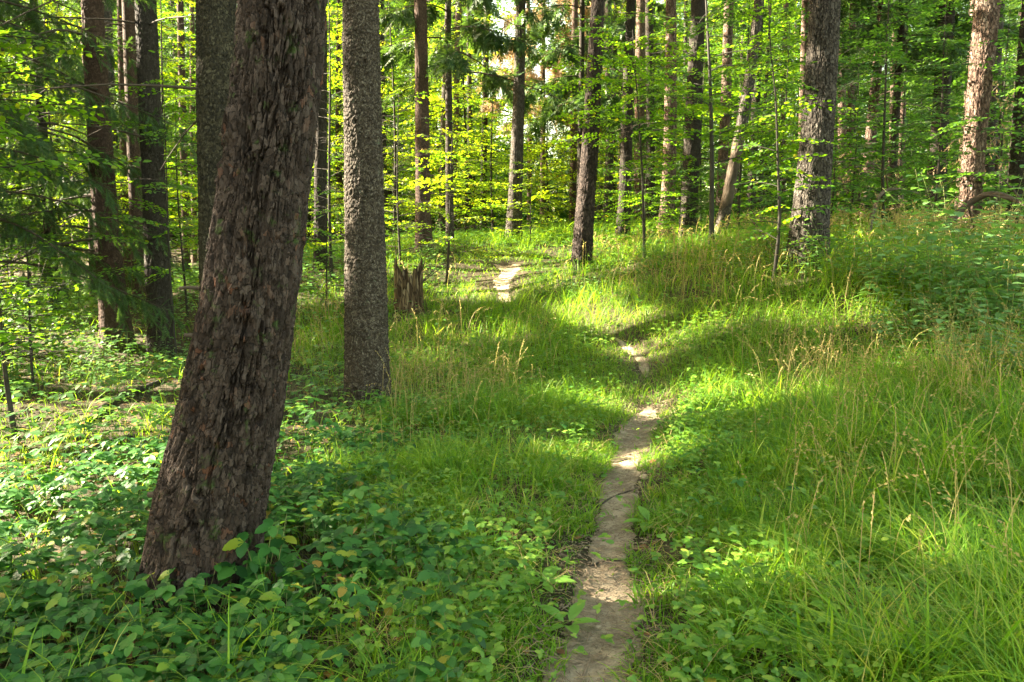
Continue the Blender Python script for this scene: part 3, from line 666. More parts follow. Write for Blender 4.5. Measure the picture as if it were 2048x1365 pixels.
main_tree('spruce_tree', 'dark trunk close to the right edge of the massive leaning trunk', 'spruce tree',
    [(644, 640, 27), (641, 400, 24), (642, 200, 22), (643, 0, 20)], 19, M['bark_dark'], total=19, style='rough', nu=60, nv=200, seed=13, detail=10, crown=CR, dead=8, dead_z=(2, 7))
main_tree('spruce_tree', 'smooth straight brown trunk with rows of small knots, behind the broken stump', 'spruce tree',
    [(848, 494, 34), (846, 400, 29), (844, 200, 26), (841, 0, 23)], 20.5, M['bark_red'], total=21, style='scales', nu=80, nv=240, flare=.18, seed=14, detail=11, crown=CR, knots=30)
main_tree('spruce_tree', 'tall grey trunk with sun flecks where the clearing bends out of sight', 'spruce tree',
    [(1027, 474, 34), (1030, 400, 27), (1036, 250, 23), (1040, 100, 20), (1042, 0, 18)], 24, M['bark_grey'], total=22, style='rough', nu=70, nv=240, flare=.3, seed=15, detail=12, crown=CR, knots=12)
main_tree('spruce_tree', 'dark bare trunk leaning slightly right on the edge of the clearing, centre', 'spruce tree',
    [(1162, 541, 40), (1168, 450, 36), (1178, 330, 33), (1187, 180, 30), (1196, 0, 25)], 16, M['bark_brown'], total=20, style='rough', nu=110, nv=420, flare=.12, seed=16, detail=9, crown=CR)
main_tree('spruce_tree', 'thin grey trunk between the dark leaning trunk and the black one', 'spruce tree',
    [(1214, 460, 20), (1220, 300, 16), (1217, 100, 15), (1216, 0, 14)], 29, M['bark_grey'], total=20, nu=20, nv=80, seed=17, crown=(8, 2.8, 40))
main_tree('spruce_tree', 'almost black trunk in the shade right of the clearing', 'spruce tree',
    [(1243, 476, 29), (1250, 400, 24), (1255, 200, 21), (1262, 0, 17)], 23, M['bark_dark'], total=20, style='rough', nu=60, nv=220, seed=18, detail=12, crown=CR, dead=8, dead_z=(3, 8))
main_tree('spruce_tree', 'long pinkish trunk streaked with light behind the black one', 'spruce tree',
    [(1282, 440, 26), (1279, 300, 22), (1280, 100, 19), (1282, 0, 18)], 30, M['bark_pink'], total=21, nu=20, nv=90, seed=19)
main_tree('spruce_tree', 'sunlit tan trunk with dry twigs on its left side', 'spruce tree',
    [(1331, 489, 33), (1336, 400, 27), (1341, 250, 24), (1342, 100, 21), (1342, 0, 19)], 22, M['bark_pink'], total=20, style='rough', nu=70, nv=240, seed=20, detail=12, crown=CR, dead=7, dead_z=(2, 5), dead_az=(R(150), R(220)), dead_L=(.8, 1.8))
main_tree('spruce_tree', 'thick dark trunk with low sun patch, between the tan trunk and the dead snag', 'spruce tree',
    [(1374, 502, 38), (1379, 400, 33), (1388, 200, 30), (1397, 0, 27)], 20, M['bark_dark'], total=20, style='rough', nu=80, nv=280, seed=21, detail=11, crown=CR)
main_tree('dead_tree', 'crooked dead snag with bark missing from its pale middle', 'dead tree',
    [(1428, 535, 33), (1442, 460, 24), (1458, 380, 21), (1478, 280, 21), (1496, 180, 21), (1510, 80, 18), (1518, 0, 17)], 17, M['bark_grey'], bare=(.75, 2.3), total=13, style='rough', nu=60, nv=220, flare=.35, seed=22, detail=8, dead=5, dead_z=(.6, 3), dead_L=(.5, 1.1))
main_tree('pine_tree', 'big dark grey trunk with rough platy bark, right of the clearing in the tall grass', 'pine tree',
    [(1612, 530, 78), (1622, 420, 66), (1634, 280, 60), (1643, 140, 57), (1650, 0, 54)], 11.5, M['bark_grey'], total=20, style='plates', nu=240, nv=620, flare=.25, seed=23, detail=7, crown=CR)
main_tree('pine_tree', 'thin pinkish trunk touching the left edge of the big grey one', 'pine tree',
    [(1600, 440, 18), (1605, 250, 15), (1611, 0, 14)], 24, M['bark_pink'], total=19, nu=20, nv=70, seed=24)
main_tree('pine_tree', 'leftmost of the three thin sunlit pink trunks right of the big grey one', 'pine tree',
    [(1686, 430, 18), (1684, 200, 16), (1680, 0, 14)], 27, M['bark_pink'], total=19, nu=20, nv=70, seed=25)
main_tree('pine_tree', 'middle, reddest of the three thin sunlit pink trunks right of the big grey one', 'pine tree',
    [(1698, 430, 14), (1702, 200, 13), (1706, 0, 12)], 29, M['bark_red'], total=19, nu=20, nv=70, seed=26)
main_tree('pine_tree', 'slightly curved pink trunk rising from the dead brush, right of the three thin pink ones', 'pine tree',
    [(1728, 452, 24), (1735, 350, 20), (1746, 220, 19), (1760, 80, 15), (1764, 0, 14)], 23, M['bark_pink'], total=18, style='rough', nu=60, nv=200, seed=27, detail=11, crown=(9, 2.6, 36))
main_tree('pine_tree', 'thick brown trunk in deep shade behind the right hand foliage', 'pine tree',
    [(1872, 440, 34), (1880, 250, 30), (1890, 100, 28), (1895, 0, 27)], 21, M['bark_dark'], total=20, style='rough', nu=50, nv=160, seed=28, detail=10, crown=CR)
main_tree('pine_tree', 'thin trunk left of the sunlit leaning trunk near the right edge', 'pine tree',
    [(1915, 420, 14), (1935, 200, 13), (1948, 0, 12)], 25, M['bark_pink'], total=18, nu=18, nv=60, seed=29)
main_tree('pine_tree', 'sunlit leaning trunk with flaky tan bark near the right edge', 'pine tree',
    [(1934, 492, 46), (1941, 400, 40), (1950, 280, 39), (1962, 140, 42), (1976, 0, 44)], 14, M['bark_pink'], total=20, style='plates', nu=200, nv=520, flare=.15, seed=30, detail=8, crown=CR)
main_tree('pine_tree', 'dark trunk in the shade directly behind the sunlit leaning one', 'pine tree',
    [(1972, 430, 26), (1984, 200, 25), (1996, 0, 24)], 20, M['bark_dark'], total=20, nu=40, nv=120, seed=31, crown=CR)
main_tree('pine_tree', 'dark trunk cut off by the right edge of the picture', 'pine tree',
    [(2036, 470, 48), (2046, 300, 42), (2058, 100, 38), (2066, 0, 36)], 14, M['bark_dark'], total=20, style='scales', nu=120, nv=360, seed=32, detail=8, crown=CR)
for (tr_, d_, lab, m_) in [([(700, 520, 12), (694, 300, 10), (690, 0, 9)], 30, 'pencil thin trunk seen left of the flaky grey trunk', 'bark_grey'),
    ([(770, 480, 16), (765, 250, 13), (762, 0, 12)], 30, 'narrow dark trunk seen just right of the flaky grey trunk', 'bark_dark'),
    ([(884, 470, 16), (888, 250, 15), (895, 80, 14), (897, 0, 13)], 27, 'pale grey twin trunk nearer the smooth knotted one', 'bark_grey'),
    ([(902, 465, 13), (912, 250, 12), (916, 0, 11)], 31, 'pale grey slimmer twin trunk right of its partner', 'bark_pink'),
    ([(935, 450, 11), (940, 300, 10), (938, 100, 9)], 34, 'thin trunk left of the understorey gap in the centre', 'bark_grey'),
    ([(966, 452, 14), (968, 300, 12), (975, 0, 11)], 33, 'thin shaded trunk standing left of the tall grey fleck-lit one', 'bark_dark'),
    ([(1058, 440, 9), (1060, 200, 9), (1056, 0, 8)], 38, 'thin trunk under the sunlit dead branches at the top', 'bark_pink'),
    ([(1146, 440, 17), (1148, 250, 14), (1150, 0, 12)], 31, 'reddish trunk left of the dark leaning centre trunk', 'bark_red'),
    ([(1303, 430, 20), (1300, 200, 18), (1298, 0, 16)], 28, 'shaded trunk left of the sunlit tan one', 'bark_dark'),
    ([(1440, 420, 20), (1452, 200, 20), (1458, 0, 19)], 25, 'pinkish trunk half hidden by leaves left of the dead snag', 'bark_pink'),
    ([(1500, 430, 18), (1512, 200, 17), (1520, 0, 16)], 27, 'dark trunk behind the dead snag', 'bark_dark'),
    ([(1565, 430, 12), (1568, 200, 12), (1572, 0, 11)], 32, 'reddish thin trunk behind the bright sapling', 'bark_red'),
    ([(1800, 430, 13), (1806, 200, 12), (1808, 0, 11)], 29, 'thin trunk deep behind the right hand saplings', 'bark_pink'),
    ([(370, 500, 15), (366, 250, 14), (360, 0, 13)], 28, 'thin brown trunk right of the slim dark rough trunk', 'bark_red'),
    ([(388, 500, 11), (385, 250, 10), (384, 0, 9)], 33, 'thinnest trunk between the slim dark one and the half hidden one', 'bark_pink')]:
    tr_ = [(tr_[0][0], tr_[0][1], tr_[0][2])] + list(tr_[1:])
    main_tree('spruce_tree', lab, 'spruce tree', tr_, d_, M[m_], total=19, nu=16, nv=60, seed=int(d_ * 7), dead=4, dead_z=(2, 8), dead_L=(.6, 1.6))

# ------------------------------------------------------------------ broken stump
def stump():
    b = ground_hit(818, 625); b[2] = float(H(b[0], b[1])); root = empty('tree_stump', b)
    tag(root, 'splintered rotten stump with jagged top in the grass beyond the flaky grey trunk', 'tree stump')
    s = b[1] / 14.5
    n = 90; th = np.arange(n) / n * 2 * math.pi; jag = np.abs(vnoise(np.cos(th) * 4, np.sin(th) * 4, 0, 44)) * .3 + .05 * (np.arange(n) % 11 == 0) + .10 * np.cos(th * 2 + .5)
    hts = (.72 + jag) * s; nv = 18; V = []
    for k in range(nv):
        t = k / (nv - 1); rr = (.24 + .05 * (1 - t) ** 3 + .018 * vnoise(np.cos(th) * 7, np.sin(th) * 7, t * 1.5, 45) + .012 * vnoise(np.cos(th) * 16, np.sin(th) * 16, t * 1.5, 46)) * s
        V.append(np.stack([np.cos(th) * rr, np.sin(th) * rr, t * hts - .05], -1))
    for k in range(5):
        t = (k + 1) / 5; rr = .24 * s * (1 - t * .75); V.append(np.stack([np.cos(th) * rr, np.sin(th) * rr, hts * (1 - .55 * t ** .5) + .04 * vnoise(np.cos(th) * 5, np.sin(th) * 5, t * 4, 47)], -1))
    V = np.array(V); m = len(V); i = np.arange(m - 1)[:, None] * n; j = np.arange(n)[None]; j2 = (j + 1) % n
    Geo().add(V.reshape(-1, 3), np.stack([i + j, i + j2, i + n + j2, i + n + j], -1).reshape(-1, 4)).build('wood', M['rot_wood'], root)
    for (a, h_, w_, ln) in [(R(200), 1.25, .05, -.02), (R(330), .95, .06, .14), (R(300), 1.08, .04, .2), (R(170), .85, .07, -.05), (R(250), .8, .06, .0)]:
        x, y = math.cos(a) * .21 * s, math.sin(a) * .21 * s; g = Geo(); t = np.linspace(0, 1, 6)
        tube(g, np.stack([x + ln * t ** 2, y + 0 * t, .2 + (h_ * s - .2) * t], -1), w_ * (1 - .93 * t), 5); g.build('splinter', M['rot_wood'], root)
    for (a, L) in [(R(20), .9), (R(45), .7)]:
        g = Geo(); dead_branch(g, np.array([.2, 0, .5 * s]), a, L, .012, pitch=.8, droop=.2, sub=4); g.build('dead_branch', M['branch'], root)
    TR_POS.append((b[0], b[1], .25))
stump()

# ------------------------------------------------------------------ background stand (real trees, instanced)
def bg_free(x, y, rad):
    if any((x - a) ** 2 + (y - b) ** 2 < (rad + c) ** 2 for a, b, c in TR_POS): return False
    if 15 < y < 25 and pdist(np.array([x]), np.array([y]))[0] < 2.4: return False
    px, py = pxof(x, y, float(H(x, y)))
    if (1030 < px < 1125 and y > 29) or (985 < px < 1155 and y > 36): return False
    if y < 30 and 880 < px < 1160: return False
    return True
proto = {}
def make_spruce(seed, Ht, z0, spread, mt, r0, dead):
    global rng
    save = rng; rng = np.random.default_rng(seed); root = empty('spruce_tree', (0, 0, 0))
    t = np.linspace(0, 1, 8); P = np.stack([.25 * np.sin(t * 3 + seed), .25 * np.cos(t * 2.5 + seed) - .25 * math.cos(seed), Ht * t - .2], -1)
    V, Q, C, rr = trunk_mesh(P, r0 * (1 - .85 * t), 12, 34, None, .3, seed); g = Geo().add(V, Q)
    for k in range(dead):
        z = rnd(1, z0 + 2); dead_branch(g, np.array([np.interp(z, P[:, 2], P[:, 0]), np.interp(z, P[:, 2], P[:, 1]), z]), rnd(0, 6.28), rnd(.7, 2.2), .014, pitch=rnd(-.2, .25), droop=.3, sub=4)
    g.build('trunk', M[mt], root)
    spruce_crown(np.zeros(3), z0, Ht, spread, int((Ht - z0) * 5.0), carve=False, size=.62, dens=6, g=None).build('crown', M['needle'], root)
    rng = save; return root
def make_beech(seed, Ht, r0, leaf, z0, spread, nb, m_, dens=1.0, name='beech_tree', **kw):
    root = empty(name, (0, 0, 0)); gw, gl = beech(Ht, seed, r0, leaf, z0, spread, nb, dens=dens, **kw)
    gw.build('trunk', M['grey_beech'] if r0 > .05 else M['stem_dark'], root); gl.build('crown', M[m_], root)
    return root
SPR = [make_spruce(101, 19, 6.0, 2.6, 'bark_grey', .17, 16), make_spruce(102, 20, 4.5, 3.0, 'bark_dark', .20, 18), make_spruce(103, 18, 7.5, 2.4, 'bark_pink', .15, 14), make_spruce(104, 17, 3.0, 2.6, 'bark_red', .16, 10)]
BEE = [make_beech(201, 11, .09, .15, .10, 3.6, 60, 'beech', tpl=LF1, twigs=False), make_beech(202, 9, .07, .14, .08, 3.2, 54, 'beech_yellow', tpl=LF1, twigs=False),
       make_beech(203, 13, .11, .16, .12, 4.0, 66, 'beech', tpl=LF1, twigs=False), make_beech(204, 7, .05, .12, .04, 2.4, 44, 'beech_dark', tpl=LF1, twigs=False)]
used = set()
def place(protos, k, x, y, s, label, group, z=None):
    k = k % len(protos); loc = (x, y, float(H(x, y)) - .03)
    TR_POS.append((x, y, .5))
    pr = protos[k]
    if id(pr) not in used:
        used.add(id(pr)); pr.location = loc; pr.rotation_euler = (0, 0, rnd(0, 6.28)); pr.scale = (s,) * 3; tag(pr, label, pr.name.split('.')[0].replace('_', ' '), group); return pr
    r = dup(pr, loc, rnd(0, 6.28), s, label, group); r['category'] = pr.name.split('.')[0].replace('_', ' '); return r
def region(x, y):
    a = math.degrees(math.atan2(x, y))
    side = 'on the far left' if a < -18 else 'left of the clearing' if a < -5 else 'straight behind the clearing' if a < 6 else 'right of the clearing' if a < 19 else 'on the far right'
    far = 'deep in' if y > 40 else 'in the front rows of'
    return side, far
def wedge(y0, y1, amax=36):
    y = math.sqrt(rnd(y0 * y0, y1 * y1)); return y * math.tan(R(rnd(-amax, amax))), y
def shaft_block(x, y, z0, z1, rad):
    """does a crown cylinder standing at x, y lie in one of the sun shafts?"""
    for c, r in zip(SHP, SHR):
        if c[1] > 26: continue
        dx, dy = x - c[0], y - c[1]; hs = SUN[:2] / np.linalg.norm(SUN[:2]); al = dx * hs[0] + dy * hs[1]
        if al < 2: continue
        off = abs(dx * hs[1] - dy * hs[0]); zz = c[2] + al * math.tan(SUN_EL)
        g0 = float(H(x, y))
        if off < rad * .75 and g0 + z0 < zz < g0 + z1: return True
    return False
cnt = 0; tries = 0
while cnt < 120 and tries < 3000:
    tries += 1; x, y = wedge(23, 62)
    if not bg_free(x, y, .9) or shaft_block(x, y, 4, 19, 2.2): continue
    k = int(rnd(0, 4)); side, far = region(x, y)
    if y < 28 and k == 3: k = 0
    desc = ['slender grey', 'dark', 'pinkish', 'reddish'][k]
    place(SPR, k, x, y, rnd(.85, 1.15), f'{desc} spruce trunk {far} the stand {side}', f'{desc} spruces {far} the stand {side}'); cnt += 1
# the far wood that closes the view
g = Geo(); n = 90000; a = R(1) * rnd(-42, 42, n); r_ = rnd(58, 78, n); x = r_ * np.sin(a); y = r_ * np.cos(a); hz = rnd(0, 1, n) ** 1.3 * 24
a_ = np.degrees(a); kp = ((hz < 8) | (np.abs(a_ - 2.4) > 3.5)) & (fbm(x * .16, y * .16, hz * .22, 88, 3) > -.14) & ((hz > 1.2) | (rnd(0, 1, n) < .5)); x, y, hz = x[kp], y[kp], hz[kp]; n = len(x)
stamp(g, FROND, np.stack([x, y, H0(x, y) + hz], -1), rnd(-1, 1, (n, 3)) + np.array([0, 0, -.3]), rnd(-1, 1, (n, 3)) + np.array([0, 0, .6]), rnd(.7, 1.5, n))
tag(g.build('distant_wood', M['beech_dark']), 'far edge of the wood closing the view between the trunks', 'wood', kind='stuff')
cnt = 0; tries = 0
while cnt < 104 and tries < 5000:
    tries += 1; x, y = wedge(22, 55)
    if not bg_free(x, y, .8) or shaft_block(x, y, 1, 12, 3.0): continue
    k = int(rnd(0, 4)); side, far = region(x, y)
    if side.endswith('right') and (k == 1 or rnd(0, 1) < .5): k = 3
    desc = ['fresh green', 'yellow green', 'tall green', 'low dark green'][k]
    place(BEE, k, x, y, rnd(.8, 1.15), f'{desc} beech {far} the stand {side}', f'{desc} beeches {far} the stand {side}'); cnt += 1

# ------------------------------------------------------------------ unseen trees added outside the left edge to shade the foreground
for k, (x, y) in enumerate([(-13, 1), (-15, 6), (-12.5, 10.5), (-16, 14), (-14, -4), (-19, 3), (-20, 10), (-18, 18.5), (-22, 15), (-13.5, -9), (-20, -5), (-25, 6), (-26, 19), (-21, 24), (-17, -1), (-16.5, 3.5), (-17.5, 9), (-14.5, 12.5), (-23, 1), (-24, 12), (-19, 14), (-27, 9), (-15.5, 17)]):
    g0 = float(H(x, y)); b = np.array([x, y, g0]); root = empty('spruce_tree', b); lab = ['tall spruce outside the left edge, its crown filtering the sun'][0]
    tag(root, lab, 'spruce tree', 'spruces outside the left edge')
    t = np.linspace(0, 1, 6); V, Q, C, rr = trunk_mesh(np.stack([x + 0 * t, y + 0 * t, g0 - .1 + 19 * t], -1), .19 * (1 - .9 * t), 12, 24, None, .2, k)
    Geo().add(V, Q).build('trunk', M['bark_dark'], root, b)
    spruce_crown(b, g0 + 2.6, g0 + 21, 4.2, 120, carve=True, size=.95, dens=7).build('crown', M['needle'], root, b)
# ------------------------------------------------------------------ nearer saplings and branches, each built for its own spot
def sapling(label, px, py, d, Ht, r0, leaf, z0, spread, nb, m_, seed, tpl=LF3, name='beech_sapling', cat='beech sapling', group=None, trunk_px=None, wood='stem_dark', **kw):
    p = W(px, py, d); b = np.array([p[0], p[1], float(H(p[0], p[1]))]); root = empty(name, b); tag(root, label, cat, group)
    if trunk_px:
        tp = [W(a, c, d) - b for a, c in trunk_px]; tp[0][2] = -.05; kw['trunk_pts'] = tp
    CARVE[0] = b; gw, gl = beech(Ht, seed, r0, leaf * 1.12, z0, spread, nb, tpl=tpl, **kw); CARVE[0] = None
    gw.build('trunk', M[wood], root); gl.build('crown', M[m_], root)
    TR_POS.append((b[0], b[1], .1)); return root
sapling('bright green sapling with layered sprays left of the big grey trunk', 1545, 530, 11, 3.6, .028, .07, .12, 1.25, 40, 'beech', 301, trunk_px=[(1547, 535), (1560, 450), (1556, 330), (1552, 200), (1540, 90), (1535, -60)])
sapling('dark forked young beech whose branches spread across the right of the clearing', 1420, 505, 14.5, 7.5, .05, .075, .2, 3.0, 30, 'beech', 302, trunk_px=[(1423, 500), (1424, 300), (1420, 150), (1412, 0), (1400, -250)], wood='grey_beech')
sapling('low sapling with flat yellow green sprays behind the broken stump', 897, 515, 17, 3.1, .03, .07, .15, 1.9, 30, 'beech_yellow', 303, trunk_px=[(893, 520), (900, 430), (902, 330), (905, 250)])
sapling('sapling with broad layered sprays between the flaky grey trunk and the stump', 800, 540, 18, 4.0, .03, .075, .12, 2.1, 36, 'beech', 304)
sapling('yellow sapling with feathery sprays at the foot of the tall grey trunk', 1062, 470, 23, 2.4, .02, .07, .1, 1.7, 22, 'beech_yellow', 305)
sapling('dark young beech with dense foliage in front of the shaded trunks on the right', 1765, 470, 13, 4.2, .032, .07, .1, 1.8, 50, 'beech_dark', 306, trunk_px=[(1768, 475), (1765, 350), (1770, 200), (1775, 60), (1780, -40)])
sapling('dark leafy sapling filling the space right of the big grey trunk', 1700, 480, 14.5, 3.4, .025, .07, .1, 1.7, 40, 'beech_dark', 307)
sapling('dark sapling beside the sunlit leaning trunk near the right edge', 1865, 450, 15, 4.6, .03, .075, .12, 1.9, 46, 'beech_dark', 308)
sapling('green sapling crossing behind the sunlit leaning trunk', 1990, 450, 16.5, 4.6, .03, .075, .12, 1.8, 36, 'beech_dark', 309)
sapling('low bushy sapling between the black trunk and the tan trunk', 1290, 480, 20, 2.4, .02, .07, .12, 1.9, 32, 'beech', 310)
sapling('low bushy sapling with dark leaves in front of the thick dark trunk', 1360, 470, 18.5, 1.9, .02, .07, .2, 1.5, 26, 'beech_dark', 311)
sapling('tall leafy young beech behind the dead snag', 1480, 470, 19, 6.5, .04, .08, .1, 2.2, 40, 'beech_dark', 312)
sapling('bushy sapling around the foot of the big grey trunk', 1660, 500, 13.5, 2.2, .02, .07, .1, 1.3, 30, 'beech', 313)
sapling('near sapling with a thin dark stem at the left edge', 8, 940, 6.6, 2.0, .028, .08, .5, 1.0, 60, 'beech', 314, trunk_px=[(38, 945), (26, 850), (12, 760), (4, 690), (0, 600), (-8, 540)])
sapling('leafy low sapling at the left edge behind the thin dark stem', 70, 800, 8.6, 1.7, .016, .065, .25, .9, 30, 'beech', 330)
sapling('slim sapling whose sprays cross the reddish flared trunk', 330, 650, 11.6, 4.6, .022, .065, .22, 1.6, 26, 'beech', 315, trunk_px=[(352, 700), (340, 560), (335, 420), (330, 250), (322, 80)])
sapling('pale green sapling left of the massive leaning trunk', 372, 640, 15, 4.5, .025, .07, .12, 1.7, 34, 'beech', 316)
sapling('yellow green young beech filling the gap left of the half hidden trunk', 345, 600, 20, 8, .05, .085, .12, 2.8, 52, 'beech_yellow', 317)
sapling('yellow green young beech between the massive leaning trunk and the flaky grey one', 668, 610, 17.5, 7, .04, .08, .08, 2.2, 50, 'beech_yellow', 318)
sapling('low sapling with dark stem in the sun behind the flaky grey trunk', 655, 640, 14.5, 2.4, .02, .065, .1, 1.3, 26, 'beech', 319)
sapling('young beech with sunlit top right of the flaky grey trunk', 790, 500, 24, 8.5, .05, .09, .1, 2.8, 52, 'beech_yellow', 320)
sapling('tall young beech behind the smooth knotted trunk', 930, 470, 27, 9.5, .06, .10, .1, 3.1, 56, 'beech_yellow', 321, tpl=LF1)
sapling('tall young beech closing the view behind the clearing', 1095, 440, 30, 5.0, .05, .10, .08, 3.3, 56, 'beech_yellow', 322, tpl=LF1)
sapling('broad young beech right of the smooth knotted trunk, low over the ground', 985, 462, 26, 5.5, .04, .09, .05, 2.6, 44, 'beech', 323, tpl=LF1)
sapling('fresh green bush at the left edge of the picture, lower half', 60, 640, 11, 2.0, .02, .06, .1, 1.5, 36, 'beech', 324)
sapling('bushy sapling in the shade left of the wide flared trunk', 120, 640, 17, 3.0, .02, .07, .06, 2.0, 36, 'beech_dark', 325)
sapling('large leaved young beech hanging into the top left corner', 30, 520, 7.2, 5.2, .05, .075, .35, 2.3, 42, 'beech', 326, trunk_px=[(-190, 700), (-180, 400), (-170, 100), (-150, -300)])
sapling('overhanging young beech at the top right', 1900, 480, 10.5, 6.0, .04, .075, .55, 2.2, 30, 'beech', 327, trunk_px=[(2130, 500), (2120, 200), (2110, -100), (2100, -320)])
sapling('green young beech left of the flared trunk, high up', 130, 600, 21, 8, .05, .09, .15, 2.8, 50, 'beech_yellow', 328)
sapling('slender beech carrying the leaf sprays over the dark leaning centre trunk', 1268, 500, 15, 4.8, .03, .07, .45, 2.4, 26, 'beech', 329, trunk_px=[(1290, 500), (1285, 350), (1275, 200), (1265, 60)])
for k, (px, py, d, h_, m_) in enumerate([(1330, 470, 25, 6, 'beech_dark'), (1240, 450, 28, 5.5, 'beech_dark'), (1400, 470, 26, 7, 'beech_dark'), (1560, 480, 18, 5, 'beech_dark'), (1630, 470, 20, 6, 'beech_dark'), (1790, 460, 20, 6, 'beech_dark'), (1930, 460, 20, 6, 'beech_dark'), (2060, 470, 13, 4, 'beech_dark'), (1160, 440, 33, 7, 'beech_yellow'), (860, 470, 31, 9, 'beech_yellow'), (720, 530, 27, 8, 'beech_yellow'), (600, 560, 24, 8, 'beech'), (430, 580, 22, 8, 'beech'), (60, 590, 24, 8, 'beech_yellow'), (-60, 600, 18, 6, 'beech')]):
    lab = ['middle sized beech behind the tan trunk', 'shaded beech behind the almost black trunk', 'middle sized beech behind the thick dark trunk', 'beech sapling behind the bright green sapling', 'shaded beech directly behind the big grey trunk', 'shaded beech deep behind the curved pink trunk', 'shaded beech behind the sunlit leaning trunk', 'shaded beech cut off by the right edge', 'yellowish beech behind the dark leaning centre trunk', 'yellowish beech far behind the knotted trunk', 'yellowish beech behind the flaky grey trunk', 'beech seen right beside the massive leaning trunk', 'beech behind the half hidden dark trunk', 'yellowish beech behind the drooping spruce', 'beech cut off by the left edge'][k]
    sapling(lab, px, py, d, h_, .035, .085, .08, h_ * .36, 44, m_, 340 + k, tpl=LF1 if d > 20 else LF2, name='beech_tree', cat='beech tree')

# ------------------------------------------------------------------ near spruces with live drooping branches
def near_spruce(label, px, py, d, Ht, z0, spread, nb, seed, az=None, r0=.12, size=.2, dens=26, tw=NTWIG, mtl='needle', zt=None, bark='bark_dark', two=True):
    global rng
    save = rng; rng = np.random.default_rng(seed)
    p = W(px, py, d); b = np.array([p[0], p[1], float(H(p[0], p[1]))]); root = empty('spruce_tree', b); tag(root, label, 'spruce tree')
    t = np.linspace(0, 1, 8); P = np.stack([b[0] + 0 * t, b[1] + 0 * t, b[2] - .1 + Ht * t], -1)
    V, Q, C, rr = trunk_mesh(P, r0 * (1 - .85 * t), 16, 60, None, .2, seed); Geo().add(V, Q).build('trunk', M[bark], root, b)
    gl = Geo(); gb = Geo()
    zt = zt or Ht
    for k in range(nb):
        a = (k + rnd(0, .8)) / nb; z = b[2] + z0 + (zt - z0) * a; L = spread * (1 - .5 * a * (zt / Ht)) * rnd(.75, 1.15); A = rnd(*az) if az else k * 2.4
        n = 9; tt = np.linspace(0, 1, n); dv = np.array([math.cos(A), math.sin(A), 0]); sv = np.array([-dv[1], dv[0], 0])
        B = np.array([b[0], b[1], z]) + dv * (L * tt)[:, None] + np.array([0, 0, 1]) * ((.12 * tt - .6 * tt ** 2 + .22 * tt ** 3) * L)[:, None]
        tube(gb, B, (.008 + L * .006) * (1 - .8 * tt), 5)
        m = int(L * 7)
        for q_ in range(m):   # hanging side twigs
            u = .2 + .8 * (q_ + rnd(0, 1)) / m; c = np.array([np.interp(u, tt, B[:, j]) for j in range(3)]); sg = 1 if q_ % 2 else -1
            l = rnd(.35, .9) * (1.1 - .6 * u) * min(1.2, L * .5); v = np.linspace(0, 1, 5)[:, None]
            D = c + (dv * rnd(.3, .7) + sv * sg * rnd(.35, .8)) * v * l * .75 + np.array([0, 0, -1]) * (v ** 1.6) * l * rnd(.4, .9)
            tube(gb, D, .004 * (1 - .7 * v[:, 0]), 3)
            mm = max(3, int(l * dens)); w_ = rnd(.02, 1, mm); Q_ = np.stack([np.interp(w_, v[:, 0], D[:, j]) for j in range(3)], -1)
            dd = unit(D[-1] - D[0]); Ax = dd * .8 + rnd(-.6, .6, (mm, 3)); Ax[:, 2] -= .25
            kc = ~in_shaft(Q_, .05); Q_, Ax = Q_[kc], Ax[kc]; mm = len(Q_)
            stamp(gl, tw, Q_, Ax, rnd(-1, 1, (mm, 3)) + np.array([0, 0, .8]), size * rnd(.6, 1.1, mm))
        mm = int(L * dens * .5); w_ = rnd(.25, 1, mm); Q_ = np.stack([np.interp(w_, tt, B[:, j]) for j in range(3)], -1)
        stamp(gl, tw, Q_, dv * .7 + rnd(-.6, .6, (mm, 3)), np.array([0, 0, 1.0]) + rnd(-.3, .3, (mm, 3)), size * rnd(.7, 1.1, mm))
    gb.build('branch', M['branch'], root, b); gl.build('crown', M[mtl], root, b)
    TR_POS.append((b[0], b[1], .3)); rng = save
near_spruce('dark spruce with curtains of drooping branches at the left edge', -30, 640, 11.5, 12, 1.4, 3.0, 52, 401, size=.22, zt=8, dens=30)
near_spruce('second drooping spruce, between the left edge and the flared trunk', 110, 620, 16.5, 14, 1.8, 2.6, 44, 402, size=.28, zt=10, dens=22)
near_spruce('spruce whose dark green branches hang in front of the sky at the top centre', 900, 480, 22.5, 16, 4.6, 3.2, 40, 403, size=.5, dens=12, tw=FROND, zt=13, bark='bark_grey')
near_spruce('spruce with dark hanging branches above the left of the dark leaning centre trunk', 1160, 450, 25, 16, 3.8, 2.6, 34, 404, size=.5, dens=12, tw=FROND, zt=12)
near_spruce('spruce with pale dry brown twigs catching the sun at the top centre', 1085, 440, 33, 18, 4.5, 2.8, 44, 405, size=.55, dens=9, tw=FROND, zt=15, mtl='needle_dead', bark='bark_pink')
near_spruce('dead brown young spruce behind the fallen branch at the right edge', 1985, 450, 16, 3.6, .2, 1.5, 34, 406, size=.14, dens=3, zt=3.2, mtl='needle_dead', r0=.05)
near_spruce('spruce with dark branches drooping over the top right', 1780, 440, 22, 16, 4.6, 2.9, 40, 407, size=.5, dens=12, tw=FROND, zt=12)
near_spruce('spruce with thin shaded branches behind the tall grey trunk', 1225, 440, 34, 17, 4, 2.8, 40, 408, size=.5, dens=12, tw=FROND, zt=14)
near_spruce('dead brush of brown spruce twigs right of the big grey trunk', 1715, 455, 17, 2.2, .1, 1.3, 26, 409, size=.12, dens=3, zt=2.0, mtl='needle_dead', r0=.04)

